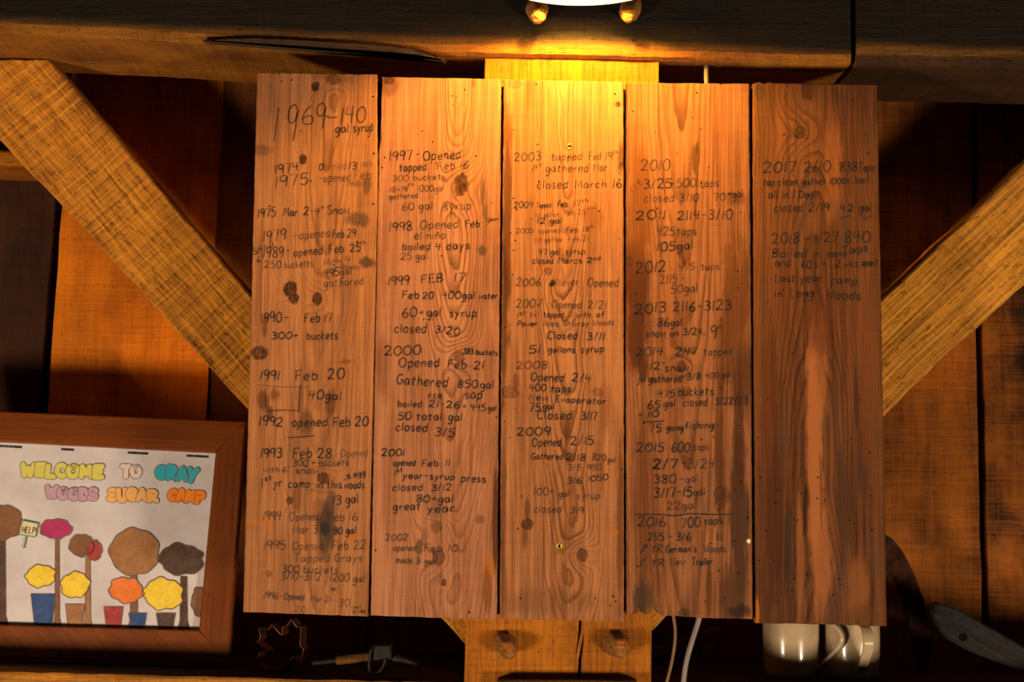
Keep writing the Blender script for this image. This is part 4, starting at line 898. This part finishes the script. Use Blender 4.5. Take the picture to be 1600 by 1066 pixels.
slab('frame_rail', [O_TR, O_BR, I_BR, I_TR], -0.014, 0.008, MT['frame'], FRAME)
slab('frame_rail', [O_TL, I_TL, I_BL, O_BL][::-1], -0.014, 0.008, MT['frame'], FRAME)
pm = M('drawing_paper', 0.75, 0.2)
x, y, z = pm.coord()
n1 = pm.noise(x, y, z, (14, 14, 14), 2, 4, 0.6); n2 = pm.noise(x, y, z, (180, 180, 180), 4, 2)
pm.color(pm.mix(n1.ramp(0.35, 0.75), (0.60, 0.555, 0.58), (0.50, 0.44, 0.45)))
pm.bump(n1, 0.25, 0.004)
PAPER = slab('paper', [(-96, 676), (348, 698), (322, 996), (-110, 985)], -0.012, -0.006, pm.mat, FRAME)
PAPER['label'] = 'sheet of white paper'
def crayon(name, c, edge=0.25):
    m = M(name, 0.7, 0.2); x, y, z = m.coord()
    n = m.noise(x, y, z, (300, 300, 300), 2, 3, 0.7); n2 = m.noise(x, y, z, (60, 60, 60), 7, 3)
    lt = tuple(min(1.0, v * (1 + edge) + 0.10 * edge) for v in c)
    m.color(m.mix((n * 0.6 + n2 * 0.5).ramp(0.35, 0.75), c, lt))
    return m.mat
PAPER_OFF = -0.0058
def on_paper(dz):
    return lambda q: FP(q.x, q.y, PAPER_OFF + dz)
def px_ribbon(bm, pts, wpx, dz, caps=True):
    ribbon(bm, pts, wpx, 0, on_paper(dz), None, caps)
def orient(bm):
    for f in bm.faces:
        f.normal_update()
        if f.normal.dot(fn) < 0: f.normal_flip()
def paper_link(name, bm, mat, parent=None):
    orient(bm)
    c0 = FP(110, 850)
    for v in bm.verts: v.co -= c0
    me = bpy.data.meshes.new(name); bm.to_mesh(me); bm.free()
    return link(name, me, mat, parent or PAPER, c0)
OUTL = crayon('drawing_outline', (0.09, 0.055, 0.045), 0.6)
WORDS = [('WELCOME', 33, 742, 158, 745, 16, (0.56, 0.50, 0.11), 8.4), ('TO', 190, 743, 217, 744, 15, (0.66, 0.52, 0.47), 7.6), ('GRAY', 243, 746, 306, 751, 17, (0.03, 0.36, 0.48), 8.0),
         ('WOODS', 72, 776, 149, 779, 14, (0.44, 0.27, 0.36), 8.0), ('SUGAR', 168, 780, 243, 781, 15, (0.72, 0.38, 0.12), 8.0), ('CAMP', 263, 780, 316, 784, 14, (0.80, 0.20, 0.006), 8.0)]
rw = random.Random(5)
for k, (t, x0, y0, x1, y1, h, col, wd) in enumerate(WORDS):
    bl = bmesh.new()
    for li, sts in enumerate(layout(t, x0, y0, x1, y1, h, rw, 0.0, 0.6, True)):
        base = 0.0004 + 0.00016 * li
        segs = [g for s in sts for g in split_corners(s)]
        for q, s in enumerate(segs): px_ribbon(bl, s, wd + 2.0, base + 0.00001 * q)
        n0 = len(bl.faces)
        for q, s in enumerate(segs): px_ribbon(bl, s, wd, base + 0.00008 + 0.00001 * q)
        for fi, f in enumerate(bl.faces):
            if fi >= n0: f.material_index = 1
    o = paper_link('bubble_lettering', bl, OUTL)
    o.data.materials.append(crayon('crayon_letter', col, 0.12))
def blob(cx, cy, rx, ry, col, dz, wob=0.06, seed=0, ex=2.0, spikes=0):
    """a plain coloured shape with a dark outline, drawn on the paper"""
    r_ = random.Random(seed); ph = [r_.uniform(0, 6.28) for _ in range(4)]
    bo, bf = bmesh.new(), bmesh.new()
    pts = []
    N_ = 44
    for k in range(N_):
        a = 2 * math.pi * k / N_
        ca, sa = math.cos(a), math.sin(a)
        s = 1 + wob * (0.5 * math.sin(2 * a + ph[0]) + 0.6 * math.sin(5 * a + ph[1]) + 0.5 * math.sin(9 * a + ph[2]))
        if spikes and sa < 0.3: s *= 1 + (0.22 if k % 3 == 0 else -0.04)
        pts.append(Vector((cx + rx * s * math.copysign(abs(ca) ** (2 / ex), ca), cy + ry * s * math.copysign(abs(sa) ** (2 / ex), sa))))
    f = bf.faces.new([bf.verts.new(on_paper(dz)(p)) for p in pts])
    px_ribbon(bf, pts + [pts[0]], 1.6, dz + 0.0002, False)
    orient(bf); fs = list(bf.faces)
    for g in fs[1:]: g.material_index = 1
    c0 = FP(110, 850)
    for v in bf.verts: v.co -= c0
    me = bpy.data.meshes.new('coloured_shape'); bf.to_mesh(me); bf.free(); bo.free()
    return link('coloured_shape', me, [crayon('crayon_fill', col, 0.3), OUTL], PAPER, c0)
CB, CD, CY, CR, CM, CBL, CO, CG, CT = (0.17, 0.07, 0.03), (0.06, 0.030, 0.018), (0.66, 0.46, 0.03), (0.28, 0.03, 0.03), (0.32, 0.015, 0.09), (0.018, 0.05, 0.17), (0.60, 0.15, 0.02), (0.10, 0.26, 0.12), (0.27, 0.12, 0.045)
# plain stand-in picture: crowns on trunks, bushes and sap pails in the drawing's colours
def shape(pts, col, dz):
    bf = bmesh.new(); pts = [Vector(p) for p in pts]
    bf.faces.new([bf.verts.new(on_paper(dz)(p)) for p in pts])
    px_ribbon(bf, pts + [pts[0]], 1.5, dz + 0.0001, False)
    orient(bf)
    for g in list(bf.faces)[1:]: g.material_index = 1
    c0 = FP(110, 850)
    for v in bf.verts: v.co -= c0
    me = bpy.data.meshes.new('coloured_shape'); bf.to_mesh(me); bf.free()
    return link('coloured_shape', me, [crayon('crayon_fill', col, 0.3), OUTL], PAPER, c0)
def trunk(cx, y0, y1, w, col, dz):
    shape([(cx - w * .38, y0), (cx + w * .38, y0), (cx + w * .45, y1 - 14), (cx + w * .8, y1), (cx - w * .8, y1), (cx - w * .45, y1 - 14)], col, dz)
def pail(cx, y0, y1, w, col, dz):
    shape([(cx - w, y0), (cx + w, y0), (cx + w * .72, y1), (cx - w * .72, y1)], col, dz)
trunk(2, 830, 976, 12, CD, 0.0003); blob(2, 815, 34, 27, CB, 0.0006, .08, 2)
trunk(88, 840, 979, 8, CB, 0.0003); blob(86, 826, 24, 16, CM, 0.0006, .08, 4)
trunk(136, 870, 980, 9, CT, 0.0003); blob(126, 852, 19, 18, CB, 0.0006, .06, 8); blob(146, 860, 12, 16, CR, 0.0008, .06, 9)
trunk(208, 890, 982, 13, CB, 0.0003); blob(209, 862, 38, 38, CT, 0.0006, .05, 13)
trunk(286, 900, 984, 13, CD, 0.0003); blob(282, 874, 36, 24, CD, 0.0006, .09, 20)
pail(66, 928, 976, 19, CBL, 0.0010); blob(62, 900, 24, 17, CY, 0.0008, .09, 5)
pail(116, 944, 979, 15, CT, 0.0010); blob(116, 914, 23, 20, CY, 0.0008, .08, 10)
blob(196, 922, 27, 20, CO, 0.0008, .09, 15); pail(176, 948, 981, 15, CR, 0.0010); pail(214, 958, 982, 14, CBL, 0.0010)
blob(254, 928, 30, 26, CY, 0.0008, .09, 21); pail(258, 958, 983, 15, CD, 0.0010); blob(310, 940, 12, 22, CB, 0.0008, .08, 24)
# the little placard
bp = bmesh.new()
pq = [(34, 813), (59, 818), (54, 839), (29, 835)]
bp.faces.new([bp.verts.new(on_paper(0.0030)(Vector(q))) for q in pq])
px_ribbon(bp, [Vector(q) for q in pq + [pq[0]]], 2.2, 0.0033, False)
px_ribbon(bp, [Vector((40, 837)), Vector((36, 857))], 3.0, 0.0028, False)
for g in list(bp.faces)[1:]: g.material_index = 1
placard = paper_link('placard', bp, [crayon('crayon_cream', (0.60, 0.50, 0.30), 0.2), crayon('crayon_green', CG, 0.2)])
bh = bmesh.new()
for s in layout('HELP!', 33, 832, 56, 834.5, 10, rw, 0.05, 0.3): px_ribbon(bh, s, 1.5, 0.0036, False)
paper_link('placard_word', bh, INK[3])
# dark and pale dashes along the sheet's top edge
for x0, x1 in ((-80, 33), (94, 114), (198, 230), (290, 325)):
    bd = bmesh.new()
    q = [(x, 694.5 + x * 0.0515) for x in (x0, x1)]
    bd.faces.new([bd.verts.new(on_paper(0.0004)(Vector(v))) for v in (q[0], q[1], (q[1][0], q[1][1] + 3.6), (q[0][0], q[0][1] + 3.6))])
    paper_link('edge_mark', bd, INK[3])

# ================================================================== two mugs
mm = M('cream_stoneware', 0.22, 0.5)
x, y, z = mm.coord()
n1 = mm.noise(x, y, z, (25, 25, 25), 3, 4)
mm.color(mm.mix(n1.ramp(0.3, 0.8), (0.44, 0.33, 0.205), (0.34, 0.25, 0.15)))
mm.b.inputs['Coat Weight'].default_value = 0.3
MT['mug'] = mm.mat
def mug(px, py_bottom, yc, wpx, hand_deg, label, strap):
    c = P(px, py_bottom, yc); c.z = ledge_z(c.x) + 0.0005
    r = wpx / 2 * (yc - CAM.y - 0.03) / FPX
    H = 0.112
    root = empty('mug', c, label, 'mug')
    bm = bmesh.new()
    lathe_bm(bm, [(r * 0.80, 0.0), (r * 0.90, 0.002), (r * 0.95, 0.010), (r * 0.985, 0.03), (r, 0.06), (r, H - 0.002), (r - 0.0015, H), (r - 0.004, H - 0.001), (r - 0.005, 0.06), (r - 0.006, 0.012), (r * 0.7, 0.007)], 64)
    link('body', bm_mesh('body', bm), MT['mug'], root, c, None, True)
    # strap handle: flat band, straight lower leg, rounded upper corner
    path = catmull([(r - 0.004, 0.013), (r + 0.006, 0.020), (r + 0.034, 0.047), (r + 0.044, 0.060), (r + 0.046, 0.072), (r + 0.040, 0.084), (r + 0.026, 0.092), (r - 0.003, 0.095)], 6)
    a = math.radians(hand_deg); dx, dy = math.cos(a), math.sin(a)
    bm = bmesh.new(); prev = None
    for i, q in enumerate(path):
        t = (path[min(i + 1, len(path) - 1)] - path[max(i - 1, 0)]).normalized()
        nx, nz = -t.y, t.x
        ring = []
        for su, sv in ((-1, -1), (1, -1), (1, 1), (-1, 1)):
            rr = q.x + nx * sv * 0.0026; zz = q.y + nz * sv * 0.0026
            ring.append(bm.verts.new((dx * rr - dy * su * strap, dy * rr + dx * su * strap, zz)))
        if prev:
            for k in range(4): bm.faces.new((prev[k], prev[(k + 1) % 4], ring[(k + 1) % 4], ring[k]))
        else: bm.faces.new(ring[::-1])
        prev = ring
    bm.faces.new(prev)
    o = link('handle', bm_mesh('handle', bm), MT['mug'], root, c, None, False)
    bevel(o, 0.0018, 3)
mug(1236.5, 1052, 0.24, 87, -37, 'cream mug with its handle to the right, left one under the board', 0.0075)
mug(1332, 1054, 0.235, 85, -87, 'cream mug with its handle facing forward, right one under the board', 0.0085)

# ================================================================== leaf-shaped cutter
cm = plain('tarnished_copper', (0.10, 0.036, 0.018), 0.42, 0.7, vary=0.4)
leaf = [(790, 500), (800, 232), (745, 236), (668, 132), (605, 212), (545, 232), (545, 345), (520, 335), (395, 200), (350, 270), (215, 240), (238, 370), (230, 400), (185, 435), (350, 555), (215, 590), (230, 635), (160, 710), (250, 790), (300, 845), (490, 795), (555, 835), (650, 690), (690, 645), (800, 720), (840, 540)]
YL = 0.13
pts = [P(380 + x / 8.89, 950 + y / 8.89, YL) for x, y in leaf]
low = min(pts, key=lambda v: v.z - ledge_z(v.x))
dz = (ledge_z(low.x) + 0.0006) - low.z
pts = [v + Vector((0, 0, dz)) for v in pts]
c = sum(pts, Vector()) / len(pts); c.z = min(v.z for v in pts)
bm = bmesh.new()
n = len(pts)
rows = []
for off in (Vector((0, 0, 0)), Vector((0.007, 0.020, 0.0)), ):
    rows.append([bm.verts.new(v - c + off) for v in pts])
for k in range(n): bm.faces.new((rows[0][k], rows[0][(k + 1) % n], rows[1][(k + 1) % n], rows[1][k]))
o = link('cookie_cutter', bm_mesh('cookie_cutter', bm), cm, None, c)
s = o.modifiers.new('wall', 'SOLIDIFY'); s.thickness = 0.0011; s.offset = 0
tag(o, 'copper maple leaf cookie cutter standing on the ledge below the board', 'cookie cutter')

# ================================================================== old hand tool lying on the ledge
iron = plain('blackened_iron', (0.012, 0.009, 0.008), 0.6, 0.3, vary=0.4, bump=0.3)
YT = 0.105
ta, tb = P(486, 1037, YT), P(650, 1030, YT)
TOOL = empty('hand_tool', (P(560, 1030, YT).x, YT, ledge_z(P(560, 1030, YT).x)), 'old dark iron hand tool with a wooden grip lying on the ledge', 'tool')
def rodp(name, px, rad, mat, seg=12, parent=None):
    bm = bmesh.new(); W0 = [P(a, b, YT) for a, b in px]; c = W0[0]
    tube_bm(bm, [w_ - c for w_ in W0], rad, seg)
    return link(name, bm_mesh(name, bm), mat, parent or TOOL, c, None, True)
rodp('spike', [(487, 1037), (500, 1035.5), (526, 1032)], [0.0035, 0.0042, 0.0042], iron)
rodp('grip', [(524, 1033), (527, 1032.6), (545, 1030), (570, 1027), (580, 1026)], [0.004, 0.0068, 0.0074, 0.0066, 0.006], rough_timber('grip_worn_wood', (0.20, 0.08, 0.012), (0.04, 0.016, 0.004), 71))
jaw = prism_px('jaw', [(581, 1010), (611, 1008), (612, 1031), (582, 1033)], YT - 0.012, YT + 0.012, iron, TOOL, 0, 0.006, 0.0008, 0.002, seed=6)
rodp('tang', [(606, 1026), (628, 1031), (652, 1038)], [0.007, 0.0055, 0.002], iron)
bm = bmesh.new()
rp = catmull([(580, 1014), (577, 1030), (577, 1048), (583, 1053), (592, 1050), (599, 1040), (602, 1030)], 5)
W0 = [P(a, b, YT - 0.016) for a, b in rp]; c = W0[0]
lowz = min(v.z - ledge_z(v.x) for v in W0)
tube_bm(bm, [v - c + Vector((0, 0, max(0.0, 0.0022 - lowz) * 1.0)) for v in W0], 0.0022, 8)
link('ring', bm_mesh('ring', bm), iron, TOOL, c, None, True)

# ================================================================== curved blade, weathered handle and a stick on the right ledge
rust = plain('rusted_blade', (0.030, 0.012, 0.008), 0.9, 0.0, spec=0.03, vary=0.45, bump=0.5)
outer = [(1352, 836), (1385, 851), (1398, 861), (1412, 880), (1426, 908), (1440, 944), (1450, 980), (1455, 1012), (1454, 1038), (1447, 1062)]
inner = [(1434, 1063), (1430, 1040), (1424, 1010), (1418, 980), (1408, 950), (1397, 925), (1384, 904), (1352, 880)]
blade_poly = [tuple(v) for v in catmull(outer, 3)] + [tuple(v) for v in catmull(inner, 3)]
YB = 0.33
W0 = [P(a, b, YB) for a, b in blade_poly]
c = Vector((sum(v.x for v in W0) / len(W0), YB, sum(v.z for v in W0) / len(W0)))
zmin = min(v.z for v in W0)
poly = [Vector((v.x - c.x, v.z - c.z)) for v in W0]
o = link('sickle_blade', prism('sickle_blade', poly, -0.004, 0.004, 0.0014), rust, None, c + Vector((0, 0, (ledge_z(c.x) + 0.0005) - zmin)) if abs(ledge_z(c.x) - zmin) < 0.02 else c)
tag(o, 'curved rusty blade leaning on the wall right of the board', 'blade')
rim = bmesh.new()
gw = rough_timber('weathered_grey_wood', (0.018, 0.0155, 0.0145), (0.004, 0.0036, 0.0034), 77, saw=0.1, fibre=1.1, blotch=0.6, bump=0.8)
hp = prism_px('tool_handle', [(1459, 958), (1463, 945), (1470, 943), (1500, 953), (1600, 1011), (1645, 1038), (1650, 1070), (1600, 1051), (1560, 1036), (1520, 1020), (1482, 999), (1466, 976)], 0.17, 0.20, gw, None, math.radians(-29), 0.012, 0.0009, 0.004, seed=9)
tag(hp, 'weathered grey wooden tool handle lying slanted in the lower right corner', 'tool handle')
bm = bmesh.new()
bm.faces.new([bm.verts.new(P(1505 + 7 * math.cos(a), 996 + 6.5 * math.sin(a), 0.1697) - P(1505, 996, 0.17)) for a in [2 * math.pi * k / 16 for k in range(16)]])
link('bolt_hole', bm_mesh('bolt_hole', bm), MT['black'], hp, P(1505, 996, 0.17))
sb = prism_px('wood_stick', [(1000, 1022), (1130, 976), (1141, 983), (1140, 991), (1010, 1040)], 0.34, 0.37, rough_timber('dark_stick_wood', (0.11, 0.05, 0.024), (0.03, 0.014, 0.008), 83), None, math.radians(18), 0.01, 0.001, 0.003, seed=10)
tag(sb, 'dim brown stick leaning behind the hanging cords right of the post', 'stick')

# ================================================================== cords
cord_m = plain('grey_cord_jacket', (0.20, 0.16, 0.145), 0.45, vary=0.1)
cord_b = plain('brown_cord_jacket', (0.15, 0.075, 0.035), 0.5, vary=0.1)
def cord(px, rad, mat, label, tail):
    W0 = [P(a, b, yy) for a, b, yy in px]
    W0 += [Vector(t) for t in tail]
    pts = catmull(W0, 8)
    c = W0[-1]
    bm = bmesh.new(); tube_bm(bm, [p - c for p in pts], rad, 10)
    o = link('power_cord', bm_mesh('power_cord', bm), mat, None, c, None, True)
    return tag(o, label, 'cord')
e1 = P(1060, 1066, 0.035); e2 = P(1040, 1066, 0.035)
cord([(1103, 96, 0.06), (1104, 130, 0.05), (1108, 300, 0.047), (1110, 450, 0.047), (1110, 600, 0.047), (1109, 750, 0.047), (1105, 860, 0.047), (1100, 930, 0.047), (1092, 968, 0.047), (1082, 1000, 0.047), (1073, 1032, 0.047), (1068, 1066, 0.047), (1066, 1100, 0.047), (1066, 1140, 0.047), (1066, 1200, 0.047), (1067, 1300, 0.047)], 0.0042, cord_m,
     'thick grey cord hanging below the board, nearer the mugs', [(e1.x, 0.047, 0.85), (e1.x, 0.047, 0.6), (e1.x + 0.01, 0.047, 0.3), (e1.x + 0.02, 0.047, 0.005)])
cord([(1044, 840, 0.047), (1048, 920, 0.047), (1052, 960, 0.047), (1055, 985, 0.047), (1054, 1008, 0.047), (1049, 1038, 0.047), (1042, 1066, 0.047), (1036, 1095, 0.047), (1032, 1130, 0.047), (1030, 1180, 0.047), (1030, 1280, 0.047)], 0.0027, cord_b,
     'thin brown cord hanging below the board, nearer the post', [(e2.x - 0.012, 0.047, 0.85), (e2.x - 0.01, 0.047, 0.6), (e2.x, 0.047, 0.3), (e2.x + 0.005, 0.047, 0.004)])

# ================================================================== hanging lamp in front of the beam
LX = P(903, 10, -0.023).x
RIM_Z = P(908, 9.0, -0.023).z
LC = Vector((LX, -0.160, RIM_Z))
LAMP = empty('hanging_lamp', LC, 'white enamel shade lamp glowing above the record board', 'lamp')
em = M('white_enamel', 0.3, 0.5); em.color((0.85, 0.80, 0.70))
prof = [(0.137, 0.0), (0.1395, 0.002), (0.139, 0.005), (0.128, 0.022), (0.105, 0.050), (0.070, 0.085), (0.042, 0.110), (0.030, 0.125), (0.028, 0.160)]
bm = bmesh.new(); lathe_bm(bm, prof, 96, 'Z', False)
sh = link('shade', bm_mesh('shade', bm), em.mat, LAMP, LC, None, True)
sm = sh.modifiers.new('wall', 'SOLIDIFY'); sm.thickness = 0.0016; sm.offset = -1
bm = bmesh.new(); lathe_bm(bm, [(0.027, 0.115), (0.0285, 0.125), (0.0285, 0.185), (0.02, 0.20), (0.006, 0.205)], 32)
link('socket', bm_mesh('socket', bm), plain('socket_black', (0.02, 0.018, 0.016), 0.4), LAMP, LC, None, True)
bm = bmesh.new(); lathe_bm(bm, [(0.003, 0.060), (0.007, 0.062), (0.0100, 0.067), (0.0100, 0.074), (0.008, 0.081), (0.007, 0.118)], 32)
bmt = M('glowing_bulb'); bmt.color((0.9, 0.8, 0.6))
bmt.b.inputs['Emission Color'].default_value = (1.0, 0.52, 0.065, 1)
bmt.b.inputs['Emission Strength'].default_value = 4700.0
link('bulb', bm_mesh('bulb', bm), bmt.mat, LAMP, LC, None, True)
bm = bmesh.new(); tube_bm(bm, [Vector((0, 0, 0.20)), Vector((0, 0, 0.35)), Vector((0, 0, 3.1 - RIM_Z))], 0.0035, 8)
link('cord', bm_mesh('cord', bm), plain('lamp_cord', (0.02, 0.018, 0.016), 0.5), LAMP, LC, None, True)
